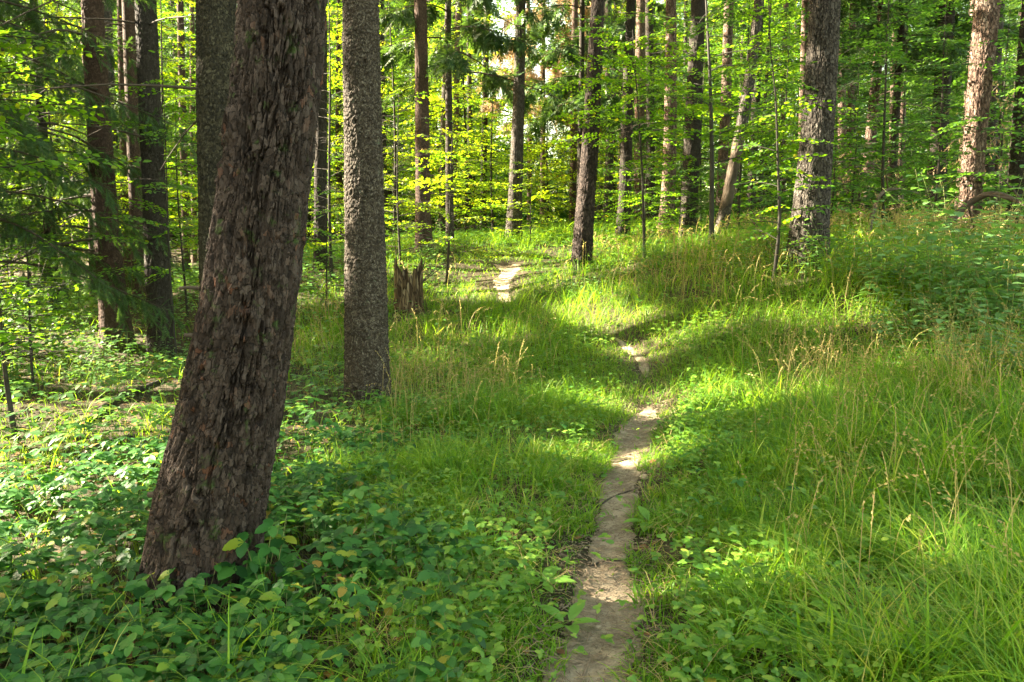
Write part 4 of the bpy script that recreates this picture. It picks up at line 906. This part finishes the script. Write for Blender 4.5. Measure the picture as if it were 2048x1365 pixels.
# ------------------------------------------------------------------ fallen branches and logs
def log(name, label, cat, pts, r, material, lift=.04, ns=10, subs=0):
    G = [ground_hit(*p[:2]) for p in pts]; P = np.array([[g[0], g[1], float(H(g[0], g[1])) + lift + (p[2] if len(p) > 2 else 0)] for g, p in zip(G, pts)])
    P = catmull(P, 6); n = len(P); t = np.linspace(0, 1, n); b = P[0].copy(); g = Geo()
    tube(g, P, r * (1 - .5 * t) * (1 + .12 * vnoise(t * 20, 0 * t, 0, 5)), ns)
    for k in range(subs):
        i0 = int(rnd(.2, .9) * n); v = unit(rnd(-1, 1, 3) + np.array([0, 0, .6])); l = rnd(.2, .6)
        tube(g, np.stack([P[i0], P[i0] + v * l * .5, P[i0] + v * l + np.array([0, 0, -.05])]), [r * .35, r * .25, r * .08], 5)
    o = g.build(name, material, None, b); o.location = b; tag(o, label, cat); return o
log('fallen_branch', 'thick curved dark branch arching over the plants at the right edge', 'branch', [(1890, 500, .35), (1930, 500, .62), (1975, 505, .78), (2030, 520, .72), (2100, 535, .5)], .055, M['branch'], subs=5)
log('fallen_log', 'mossy fallen log half buried in brambles left of the massive trunk', 'log', [(180, 835), (230, 805), (290, 778), (340, 765)], .05, M['bark_dark'], lift=.02)
log('fallen_log', 'dark rotting log in the undergrowth at the left, nearer than the mossy one', 'log', [(170, 930), (215, 900), (270, 880)], .05, M['bark_dark'], lift=.015)
log('fallen_branch', 'short dead branch lying in the bottom left corner', 'branch', [(0, 1325), (40, 1285), (70, 1240)], .03, M['branch'], lift=.08)
log('fallen_branch', 'thin grey branch lying in the leaves right of the massive trunk', 'branch', [(640, 1195), (680, 1215), (720, 1240)], .012, M['branch'], lift=.06, subs=2)
log('fallen_branch', 'pale leaning dead branch beside the curved pink trunk', 'branch', [(1735, 500, .1), (1745, 490, .5), (1770, 485, .8), (1830, 480, .9)], .04, M['bare_wood'], subs=4)
log('fallen_branch', 'bare twiggy branch lying on the sunlit bank beside the dark leaning centre trunk', 'branch', [(1185, 535, .05), (1210, 520, .2), (1245, 515, .25), (1290, 520, .1)], .014, M['branch'], subs=5)
log('fallen_branch', 'pale broken branch lying among the leaves left of the big grey trunk', 'branch', [(1500, 505, .5), (1530, 515, .3), (1560, 525, .05)], .022, M['bare_wood'], subs=3)

# ------------------------------------------------------------------ ground vegetation
bx_px = [(800, 1365), (790, 1250), (760, 1100), (740, 1000), (760, 930), (800, 870), (800, 800), (700, 755), (590, 715), (600, 655), (620, 630)]
BX = np.array([ground_hit(*p)[:2] for p in bx_px]); BX = BX[np.argsort(BX[:, 1])]
def lat(x, y): return x - np.interp(y, BX[:, 1], BX[:, 0]) + .35 * fbm(x * .9, y * .9, s=31, o=2)     # > 0: grass side
def scatter(n, r0, r1, amax=38, p=1.0):
    u = rnd(0, 1, n); r = (r0 ** p + u * (r1 ** p - r0 ** p)) ** (1 / p); a = R(1) * rnd(-amax, amax, n); return r * np.sin(a), r * np.cos(a)
def clear_trunks(x, y, pad=.0):
    k = np.ones(len(x), bool)
    for a, b, c in TR_POS:
        if b < 26: k &= (x - a) ** 2 + (y - b) ** 2 > (c * .9 + pad) ** 2
    return k
def blades(g, x, y, z, h, w_, bend, levels=4):
    n = len(x); az = rnd(0, 6.28, n); b = bend * rnd(.3, 1.4, n); dx, dy = np.cos(az) * b, np.sin(az) * b
    fa = az + rnd(.8, 2.2, n); wx, wy = np.cos(fa) * w_ / 2, np.sin(fa) * w_ / 2
    ts = np.linspace(0, 1, levels); V = []
    for k, t in enumerate(ts):
        c = np.stack([x + dx * h * t ** 1.9, y + dy * h * t ** 1.9, z + h * (t - .38 * b * t ** 2.6)], -1); ww = (1 - t ** 2.2) if k else .8
        if k < levels - 1: o = np.stack([wx * ww, wy * ww, 0 * wx], -1); V += [c - o, c + o]
        else: V.append(c)
    V = np.stack(V, 1); m = V.shape[1]; off = (np.arange(n) * m)[:, None, None]
    q = np.array([[2 * k, 2 * k + 1, 2 * k + 3, 2 * k + 2] for k in range(levels - 2)]); tr = np.array([[m - 3, m - 2, m - 1]])
    g.add(V.reshape(-1, 3), (q[None] + off).reshape(-1, 4), (tr[None] + off).reshape(-1, 3)); return c
stp = ground_hit(818, 625)
def grass_h(x, y, pd):
    right = sstep(x - np.interp(y, PS[:, 1], PS[:, 0]), .2, 2.2)
    base = .27 + .22 * right + .16 * sstep(y, 6, 11) * (1 - right); clearing = sstep(y, 14.5, 17)
    base = base * (1 - .62 * clearing * sstep(3.2 - pd, 0, 2)); 
    base = base * (1 - .75 * np.exp(-((x - stp[0]) ** 2 + (y - stp[1] + .7) ** 2) / .8))
    return base * (.4 + .6 * sstep(pd, .1, .8)) * (.75 + .5 * (vnoise(x * .8, y * .8, 0, 61) * .5 + .5))
bnk_ = ground_hit(1150, 575)
def make_grass(n, r0, r1, p, wbase, short=False, edge=0):
    x, y = scatter(n, r0, r1, 38, p); pd = pgap(x, y); hw = np.interp(y, [0, 3, 6, 7.6, 8.2, 9.5, 12, 15, 18, 20, 24], [.13, .12, .125, .16, .12, .1, .09, .15, .25, .25, .3])
    lt = lat(x, y); k = clear_trunks(x, y)
    pr = .10 + .9 * sstep(lt, -.5, .5); pr = pr * (1 - .6 * np.exp(-((x - bnk_[0]) ** 2 / 4 + (y - bnk_[1]) ** 2 / 6)))
    pr = pr * np.where(y > 15, .5 + .5 * (vnoise(x * .6, y * .6, 0, 71) > -.2), 1) * np.where(y > 27, .35, 1)
    cov = np.where((y > 7.9) & (y < 9.7), 1.6, 0) + np.where((y > 11.0) & (y < 14.8), 2.2, 0)
    onp = pd < hw * (.95 + .45 * vnoise(x * 5, y * 5, 0, 81)); k &= ~onp | (rnd(0, 1, n) < np.where(y > 9, .3, .03))
    tuft = .16 + .84 * (vnoise(x * 3.2, y * 3.2, 0, 91) + .4 * vnoise(x * 9, y * 9, 0, 92) > -.05); tuft = np.where((y > 8) & (y < 15) & (pd < 2.2), np.maximum(tuft, .9), tuft); k &= rnd(0, 1, n) < pr * tuft
    x, y, pd = x[k], y[k], pd[k]; h = grass_h(x, y, pd) * rnd(.5, 1.25, len(x)) * (1 + .35 * vnoise(x * 4, y * 4, 0, 93)); r = np.hypot(x, y)
    if short: h = np.minimum(h, .05 + rnd(0, .10, len(x)))
    g = Geo(); wd = (wbase * rnd(.4, 1.15, len(x)) * np.where(rnd(0, 1, len(x)) < .08, 2.3, 1) * np.maximum(1, r / 7))
    blades(g, x, y, H(x, y) - .01, h, wd, 1.0, 5 if not short else 3); return g
gg = make_grass(112000, 2.0, 8, 1.5, .0078)
g2 = make_grass(190000, 8, 30, 1.1, .0050)
gall = Geo(); gall.v = gg.v + g2.v; gall.n = gg.n + g2.n
for k in (3, 4): gall.f[k] = gg.f[k] + [(a + gg.n, m) for a, m in g2.f[k]]
tag(gall.build('grass', M['grass']), 'long soft green grass covering the meadow on both sides of the path', 'grass', kind='stuff')
g = make_grass(120000, 2.0, 26, 1.25, .0040, short=True)
tag(g.build('short_grass', M['grass_short']), 'short bright grass along the path edges and in the clearing', 'grass', kind='stuff')

# seed heads
def seed_grass(n, r0, r1, p, side):
    x, y = scatter(n, r0, r1, 38, p); pd = pdist(x, y); xc = np.interp(y, PS[:, 1], PS[:, 0])
    dens = sstep(x - xc, .5, 2.0) * (.3 + .7 * sstep(vnoise(x * .5, y * .5, 0, 77), -.3, .3)) + .38 * sstep(xc - x, .8, 2) * sstep(y, 5, 8) * (lat(x, y) > 0)
    dens = dens * np.where(y > 15.5, .35, 1)
    k = (rnd(0, 1, n) < dens) & (pd > .6) & (np.hypot(x - stp[0], y - stp[1] + .6) > .9) & clear_trunks(x, y, .1); x, y = x[k], y[k]; n = len(x)
    z = H(x, y); h = rnd(.42, .78, n); az = rnd(0, 6.28, n); b = rnd(.1, .55, n); ts = np.linspace(0, 1, 7); g = Geo(); rr = np.maximum(1, np.hypot(x, y) / 7)
    C = [np.stack([x + np.cos(az) * b * h * t ** 2.4, y + np.sin(az) * b * h * t ** 2.4, z + h * (t - .30 * b * t ** 4 * 2)], -1) for t in ts]
    fa = az + 1.57; wv = np.stack([np.cos(fa), np.sin(fa), 0 * fa], -1) * (.0015 * rr)[:, None]; V = []
    for c in C: V += [c - wv, c + wv]
    V = np.stack(V, 1); off = (np.arange(n) * 14)[:, None, None]; q = np.array([[2 * a, 2 * a + 1, 2 * a + 3, 2 * a + 2] for a in range(6)])
    g.add(V.reshape(-1, 3), (q[None] + off).reshape(-1, 4))
    sp = (np.array([(0, 0, 0), (.22, .5, 0), (0, 1, 0), (-.22, .5, 0)], float), [[(0, 1, 2, 3)]])
    for a in range(7):
        u = .72 + .28 * a / 6; i0 = min(5, int(u * 6)); f = u * 6 - i0; c = C[i0] * (1 - f) + C[i0 + 1] * f; dr = unit(C[6] - C[5])
        stamp(g, sp, c, dr * .9 + rnd(-.45, .45, (n, 3)) + np.array([0, 0, -.25]), rnd(-1, 1, (n, 3)), .022 * rr * rnd(.7, 1.2, n))
    return g
ga = seed_grass(9000, 3, 9, 1.5, 1); gb_ = seed_grass(8000, 9, 19, 1.2, 1)
gall = Geo(); gall.v = ga.v + gb_.v; gall.n = ga.n + gb_.n
for k in (3, 4): gall.f[k] = ga.f[k] + [(a + ga.n, m) for a, m in gb_.f[k]]
tag(gall.build('seeding_grass', M['straw']), 'dry straw coloured grass stalks with nodding seed heads above the green', 'grass', kind='stuff')

# bramble carpet
bnk = ground_hit(1150, 575)
def tri_tpl(tp):
    p = []
    for a, s_ in ((0, 1.0), (R(78), .82), (R(-78), .82)):
        p.append((tp, (0, .04, 0), (math.sin(a), math.cos(a), -.05), (0, 0, 1), s_))
    return merge_tpl(p)
TRI_HI = tri_tpl(LFS); TRI_LO = tri_tpl(LF2)
def brambles(n, r0, r1, p, tpl, size, sidew, hmax=.34):
    x, y = scatter(n, r0, r1, 39, p); lt = lat(x, y); pd = pdist(x, y)
    pr = (1 - sstep(lt, -.35, .55)) * .92 + .02; pr = pr * (.22 + .78 * (vnoise(x * 1.9, y * 1.9, 0, 51) + .4 * vnoise(x * 6, y * 6, 0, 53) > -.3))
    pr = np.maximum(pr, .75 * np.exp(-((x - bnk[0]) ** 2 / 4 + (y - bnk[1]) ** 2 / 6)))
    pr = np.maximum(pr, .5 * sstep(x - np.interp(y, PS[:, 1], PS[:, 0]), 3.2, 4.2) * (y > 6))
    k = (rnd(0, 1, n) < pr) & (pd > .38) & clear_trunks(x, y, .04); x, y = x[k], y[k]; n = len(x)
    hm = hmax * (.35 + .65 * (vnoise(x * 1.1, y * 1.1, 0, 52) * .5 + .5)); z = H(x, y) + hm * rnd(.15, 1, n) ** .7
    az = rnd(0, 6.28, n); g = Geo(); sz = size * rnd(.4, 1.3, n)
    ax = np.stack([np.cos(az), np.sin(az), rnd(-.35, .15, n)], -1); Nm = np.stack([rnd(-.4, .4, n), rnd(-.55, .25, n), np.ones(n)], -1)
    P = np.stack([x, y, z], -1); stamp(g, tpl, P, ax, Nm, sz)
    # leaf stalks
    m = n // 2; Q = P[:m]; rt = Q - ax[:m] * sz[:m, None] * 1.2; rt[:, 2] = H(rt[:, 0], rt[:, 1]); s_ = np.array([.0012, 0, 0])
    V = np.stack([rt - s_, rt + s_, Q + s_, Q - s_], 1); g.add(V.reshape(-1, 3), (np.arange(m)[:, None] * 4 + np.arange(4)[None]), mi=1)
    return g
gb1 = brambles(16000, 1.9, 6.5, 1.6, TRI_HI, .062, 1)
gb2 = brambles(26000, 6.5, 30, 1.15, TRI_LO, .085, 1, .38)
tag(gb1.build('bramble_carpet', [M['bramble'], M['green_stem']]), 'carpet of dark bluish green three part bramble leaves around the massive trunk', 'brambles', kind='stuff')
tag(gb2.build('bramble_carpet', [M['bramble_far'], M['green_stem']]), 'bramble and herb carpet running back under the trees', 'brambles', kind='stuff')

# small herbs everywhere between the grass
def herbs(n, r0, r1, p, tpl, size, cond, hmax):
    x, y = scatter(n, r0, r1, 39, p); pd = pdist(x, y); k = (rnd(0, 1, n) < cond(x, y, pd)) & clear_trunks(x, y, .03); x, y = x[k], y[k]; n = len(x)
    z = H(x, y) + rnd(.02, hmax, n); az = rnd(0, 6.28, n); g = Geo()
    stamp(g, tpl, np.stack([x, y, z], -1), np.stack([np.cos(az), np.sin(az), rnd(-.1, .5, n)], -1), np.stack([rnd(-.4, .4, n), rnd(-.6, .2, n), np.ones(n)], -1), size * rnd(.5, 1.25, n) * np.maximum(1, np.hypot(x, y) / 9))
    return g
h1 = herbs(52000, 2, 9, 1.5, LFS, .044, lambda x, y, pd: np.where(pd < .3, .04, .55) * sstep(lat(x, y), -.6, .4) * (.25 + .75 * (vnoise(x * 1.3, y * 1.3, 0, 55) > .05)), .14)
tag(h1.build('low_herbs', M['herb']), 'small round leaved herbs growing low among the grass', 'herbs', kind='stuff')
h2 = herbs(60000, 8, 34, 1.15, LF2, .05, lambda x, y, pd: np.where(pd < .45, .0, .4) * (.35 + .65 * (vnoise(x * .5, y * .5, 0, 57) > 0)) + (y > 14) * (pd > 1.4) * .5, .30)
tag(h2.build('undergrowth', M['herb']), 'light green leafy undergrowth beneath the trees beyond the meadow', 'undergrowth', kind='stuff')
hb = herbs(14000, 11, 30, 1.1, LF2, .06, lambda x, y, pd: (x < -2) * .8, .6)
tag(hb.build('undergrowth', M['herb']), 'pale green knee high undergrowth on the left under the spruces', 'undergrowth', kind='stuff')

hc = herbs(60000, 2, 12, 1.45, TRI_HI, .036, lambda x, y, pd: np.where(pd < .3, .05, .62) * sstep(lat(x, y), -.7, .3) * (.3 + .7 * (vnoise(x * .9 + 7, y * .9, 0, 65) > -.15)), .24)
tag(hc.build('clover_like_herbs', M['herb_bright']), 'bright three part leaves of low weeds mixed into the grass on both banks', 'weeds', kind='stuff')
# flattened dead thatch between the tufts
x, y = scatter(26000, 2, 14, 38, 1.4); k = (pgap(x, y) > .2) & (rnd(0, 1, len(x)) < .7) & (lat(x, y) > -.4); x, y = x[k], y[k]; n = len(x); az = rnd(0, 6.28, n); g = Geo()
L_ = rnd(.10, .32, n); a = np.stack([x, y, H(x, y) + rnd(.01, .10, n)], -1); dv = np.stack([np.cos(az), np.sin(az), rnd(-.12, .25, n)], -1) * L_[:, None]; m_ = a + dv * .5 + np.array([0, 0, 1]) * (L_ * .12)[:, None]
sd = np.stack([-np.sin(az), np.cos(az), 0 * az], -1) * (.0017 * np.maximum(1, np.hypot(x, y) / 7))[:, None]
V = np.stack([a - sd, a + sd, m_ + sd, m_ - sd, a + dv], 1); o_ = (np.arange(n) * 5)[:, None, None]
g.add(V.reshape(-1, 3), (np.array([[0, 1, 2, 3]])[None] + o_).reshape(-1, 4), (np.array([[3, 2, 4]])[None] + o_).reshape(-1, 3))
tag(g.build('dry_thatch', M['straw']), 'dry fallen grass blades lying between the green tufts', 'dry grass', kind='stuff')
# dead leaves on the soil
x, y = scatter(16000, 1.8, 20, 39, 1.3); pd = pdist(x, y); k = (rnd(0, 1, len(x)) < np.where(lat(x, y) < .2, .9, .18)) & (pd > .16); x, y = x[k], y[k]; n = len(x); az = rnd(0, 6.28, n); g = Geo()
stamp(g, LF3, np.stack([x, y, H(x, y) + rnd(.008, .03, n)], -1), np.stack([np.cos(az), np.sin(az), rnd(-.2, .2, n)], -1), np.stack([rnd(-.4, .4, n), rnd(-.4, .4, n), np.ones(n)], -1), .055 * rnd(.5, 1.3, n))
tag(g.build('leaf_litter', M['litter']), 'brown dead leaves scattered over the soil', 'leaf litter', kind='stuff')
# needles and twigs on the path
g = Geo(); n = 4200; s_ = 2.0 + 9 * rnd(0, 1, n) ** 1.5; cx = np.interp(s_, PS[:, 1], PS[:, 0]); x = cx + rnd(-.26, .26, n); y = s_; az = rnd(0, 6.28, n); L = rnd(.012, .05, n) * np.where(rnd(0, 1, n) < .08, 3.2, 1)
a = np.stack([x, y, H(x, y) + .022], -1); dv = np.stack([np.cos(az), np.sin(az), rnd(-.08, .08, n)], -1) * L[:, None]; b = a + dv; b[:, 2] = H(b[:, 0], b[:, 1]) + .026
sd = np.stack([-np.sin(az), np.cos(az), 0 * az], -1) * (.0011 + .024 * L)[:, None]; up = np.array([0, 0, 1]) * .003
V = np.stack([a - sd, a + sd, a + up, b - sd * .6, b + sd * .6, b + up * .7], 1); o_ = (np.arange(n) * 6)[:, None, None]
g.add(V.reshape(-1, 3), (np.array([[0, 2, 5, 3], [2, 1, 4, 5]])[None] + o_).reshape(-1, 4))
tag(g.build('twig_litter', M['twig']), 'small twigs and needles strewn on the dirt path', 'twigs', kind='stuff')

cube_ = (np.array([(-1, -1, -.5), (1, -.8, -.5), (.9, 1, -.5), (-1, .9, -.5), (-.6, -.6, .5), (.6, -.5, .55), (.5, .6, .45), (-.6, .5, .5)], float), [[(0, 1, 5, 4), (1, 2, 6, 5), (2, 3, 7, 6), (3, 0, 4, 7), (4, 5, 6, 7)]])
g = Geo(); n = 3600; y = 2.0 + 9 * rnd(0, 1, n) ** 1.4; y = y[(y < 8.2) | (y > 9.4)]; n = len(y); cx = np.interp(y, PS[:, 1], PS[:, 0]); off = rng.normal(0, .13, n); x = cx + off; az = rnd(0, 6.28, n)
stamp(g, cube_, np.stack([x, y, H(x, y) + .014], -1), np.stack([np.cos(az), np.sin(az), rnd(-.3, .3, n)], -1), np.stack([rnd(-.3, .3, n), rnd(-.3, .3, n), np.ones(n)], -1), .0035 * rnd(.5, 1.6, n) * np.where(rnd(0, 1, n) < .03, 2.4, 1))
tag(g.build('dirt_crumbs', M['dirt'], smooth=False), 'crumbs of earth and grit lying on the path', 'grit', kind='stuff')
for k, (pts, r_) in enumerate([([(1195, 1010), (1235, 985), (1290, 975)], .008), ([(1180, 1130), (1215, 1118), (1262, 1125)], .006), ([(1170, 905), (1225, 925), (1262, 915)], .006)]):
    log('tree_root', ['thin exposed root crossing the middle of the path', 'thin exposed root crossing the path nearer the camera', 'short root on the path near the sunlit end'][k], 'root', pts, r_, M['branch'], lift=.018, ns=6)
# ------------------------------------------------------------------ single plants
def dock(label, px, py, n, size, m_='dock', tpl=LFD, up=.55, grp='broad leaved dock plants in the grass', name='dock_plant'):
    b = ground_hit(px, py); b[2] = float(H(b[0], b[1])); g = Geo(); az = np.arange(n) * 2.4 + rnd(0, 6); e = rnd(up * .6, up * 1.7, n)
    stamp(g, tpl, np.zeros((n, 3)) + np.array([0, 0, .02]), np.stack([np.cos(az), np.sin(az), e], -1), np.stack([-np.cos(az) * .3, -np.sin(az) * .3, np.ones(n)], -1), size * rnd(.7, 1.15, n))
    o = g.build(name, M[m_]); o.location = b; tag(o, label, 'plant', grp)
for lab, px, py, n, s_ in [('large bright dock plant low at the bottom right, nearest the corner', 1935, 1380, 7, .34), ('bright dock plant with upright leaves left of the one in the bottom right corner', 1620, 1345, 6, .26),
    ('broad leaved plant at the right edge above the bottom corner', 2030, 1235, 7, .24), ('upright single leaved plant in the middle of the right bank', 1700, 1120, 4, .2), ('tall pale leaf rosette left of the middle of the right bank', 1470, 1105, 4, .22),
    ('dock plant with upright leaf halfway up the right bank', 1570, 945, 4, .24), ('flat leaved plant beside the right edge of the path', 1300, 1050, 4, .15), ('leafy plant low on the left edge of the path', 1085, 1190, 6, .14),
    ('small rosette where the path leaves the bottom of the picture', 1135, 1270, 5, .12), ('broad leaved plant at the right edge, half way up', 2030, 945, 6, .2), ('dock plant above the straw grass on the right bank', 1760, 1010, 4, .18)]:
    dock(lab, px, py, n, s_)
def leafy_stem(g, gl, base, lean, h, leaf, n, tpl=LFS, r=.004):
    t = np.linspace(0, 1, 8); az = rnd(0, 6.28); P = base + np.array([0, 0, 1]) * (h * t)[:, None] * (1 - .12 * lean) + np.array([math.cos(az), math.sin(az), 0]) * (lean * h * t ** 2)[:, None]
    tube(g, P, r * (1 - .6 * t), 5)
    for k in range(n):
        u = .15 + .85 * (k + .5) / n; c = np.array([np.interp(u, t, P[:, j]) for j in range(3)]); a = (k % 2) * 1.57 + rnd(-.4, .4) + az
        for s_ in (0, math.pi):
            dv = np.array([math.cos(a + s_), math.sin(a + s_), rnd(-.25, .25)]); stamp(gl, tpl, c + dv * .03, dv, np.array([0, 0, 1.0]) + rnd(-.25, .25, 3), leaf * rnd(.7, 1.15) * (1.15 - .45 * u))
def shrub(label, px, py, ns, h, leaf, nl, spread=.38, name='leafy_shrub', m_='shrub', lean=.3):
    b = ground_hit(px, py); b[2] = float(H(b[0], b[1])); root = empty(name, b); tag(root, label, 'shrub'); g = Geo(); gl = Geo()
    for k in range(ns): leafy_stem(g, gl, np.array([rnd(-spread, spread), rnd(-spread, spread), -.05]), rnd(0, lean * 2), h * rnd(.65, 1.15), leaf, nl)
    g.build('stem', M['green_stem'], root); gl.build('foliage', M[m_], root)
for a in [('tall shrub with wide pale leaves at the right edge', 2010, 690, 16, 1.75, .16, 13), ('shrub with wide leaves left of the one at the right edge', 1890, 660, 14, 1.6, .15, 12), ('shrub with pale horizontal leaves below the dark young beech', 1770, 625, 12, 1.3, .15, 10),
          ('knee high nettle like plants at the right edge, lower', 2040, 800, 20, .85, .10, 10), ('nettle like plants in the tall grass below the fallen branch', 1930, 760, 18, .85, .10, 10), ('nettle like plants right of the middle of the bank', 1800, 700, 14, .7, .10, 9),
          ('low leafy bush at the foot of the dark leaning centre trunk', 1120, 590, 12, .42, .07, 6), ('low leafy bush right of the bend in the path', 1190, 600, 10, .4, .07, 6), ('leafy undergrowth bush left of the sunlit path bend', 875, 565, 12, .45, .08, 6),
          ('dark bush in front of the wide flared trunk', 215, 770, 14, .7, .07, 8), ('low bush at the foot of the slim dark rough trunk', 355, 735, 10, .5, .06, 7), ('low bush right of the broken stump', 860, 520, 10, .5, .08, 6), ('leafy bush at the right foot of the big grey trunk', 1680, 565, 16, .9, .10, 9), ('leafy bush at the left foot of the big grey trunk', 1570, 560, 14, .75, .09, 9), ('leafy bush on the crest of the bank below the sunlit leaning trunk', 1930, 590, 18, 1.1, .11, 10), ('leafy bush on the crest left of the sunlit leaning trunk', 1830, 575, 16, 1.0, .11, 10), ('leafy bush at the foot of the pale dead snag', 1470, 560, 14, .6, .08, 8), ('leafy bush between the thick dark trunk and the dark leaning one', 1300, 535, 16, .6, .09, 8)]: shrub(*a)
# the young bramble climbing at the foot of the massive trunk
b = ground_hit(520, 1215); b[2] = float(H(b[0], b[1])); root = empty('bramble_plant', b); tag(root, 'young bramble with large leaves climbing at the right foot of the massive trunk', 'bramble')
g = Geo(); gl = Geo()
for k in range(7):
    t = np.linspace(0, 1, 8); az = rnd(-.8, 3.6); hh = rnd(.18, .5); P = np.array([rnd(-.08, .1), rnd(-.1, .05), 0]) + np.stack([.10 * t * math.cos(az), .10 * t * math.sin(az) - .05 * t, hh * t], -1); tube(g, P, .003 * (1 - .5 * t), 5)
    for u in (.5, .75, 1.0):
        c = np.array([np.interp(u, t, P[:, j]) for j in range(3)]); a = rnd(0, 6.28); stamp(gl, TRI_HI, c, (math.cos(a), math.sin(a) - .4, -.15), np.array([0, -.5, 1.0]) + rnd(-.3, .3, 3), .085 * rnd(.8, 1.2))
g.build('stem', M['green_stem'], root); gl.build('foliage', M['bramble'], root)
# stones by the path
for k, (px, py, s_, lab) in enumerate([(1202, 915, .035, 'small tan stone on the left edge of the path'), (1288, 958, .03, 'pale stone on the right edge of the path'), (1195, 1255, .018, 'flat pebble set in the dirt near the bottom of the path')]):
    b = ground_hit(px, py); b[2] = float(H(b[0], b[1])) + .012; n = 14; th = np.linspace(0, 2 * math.pi, n, endpoint=False); V = []
    for j in range(9):
        ph = math.pi * j / 8; q_ = np.stack([np.cos(th) * math.sin(ph), np.sin(th) * math.sin(ph), 0 * th + math.cos(ph)], -1); V.append(q_ * (1 + .25 * vnoise(q_[:, 0] * 2, q_[:, 1] * 2, q_[:, 2] * 2 + k * 7, 9))[:, None] * np.array([1.5, 1, .6]) * s_)
    V = np.array(V); i = np.arange(8)[:, None] * n; j = np.arange(n)[None]; j2 = (j + 1) % n
    o = Geo().add(V.reshape(-1, 3), np.stack([i + j, i + n + j, i + n + j2, i + j2], -1).reshape(-1, 4)).build('stone', M['stone']); o.location = b; o.rotation_euler = (0, 0, rnd(0, 3)); tag(o, lab, 'stone')
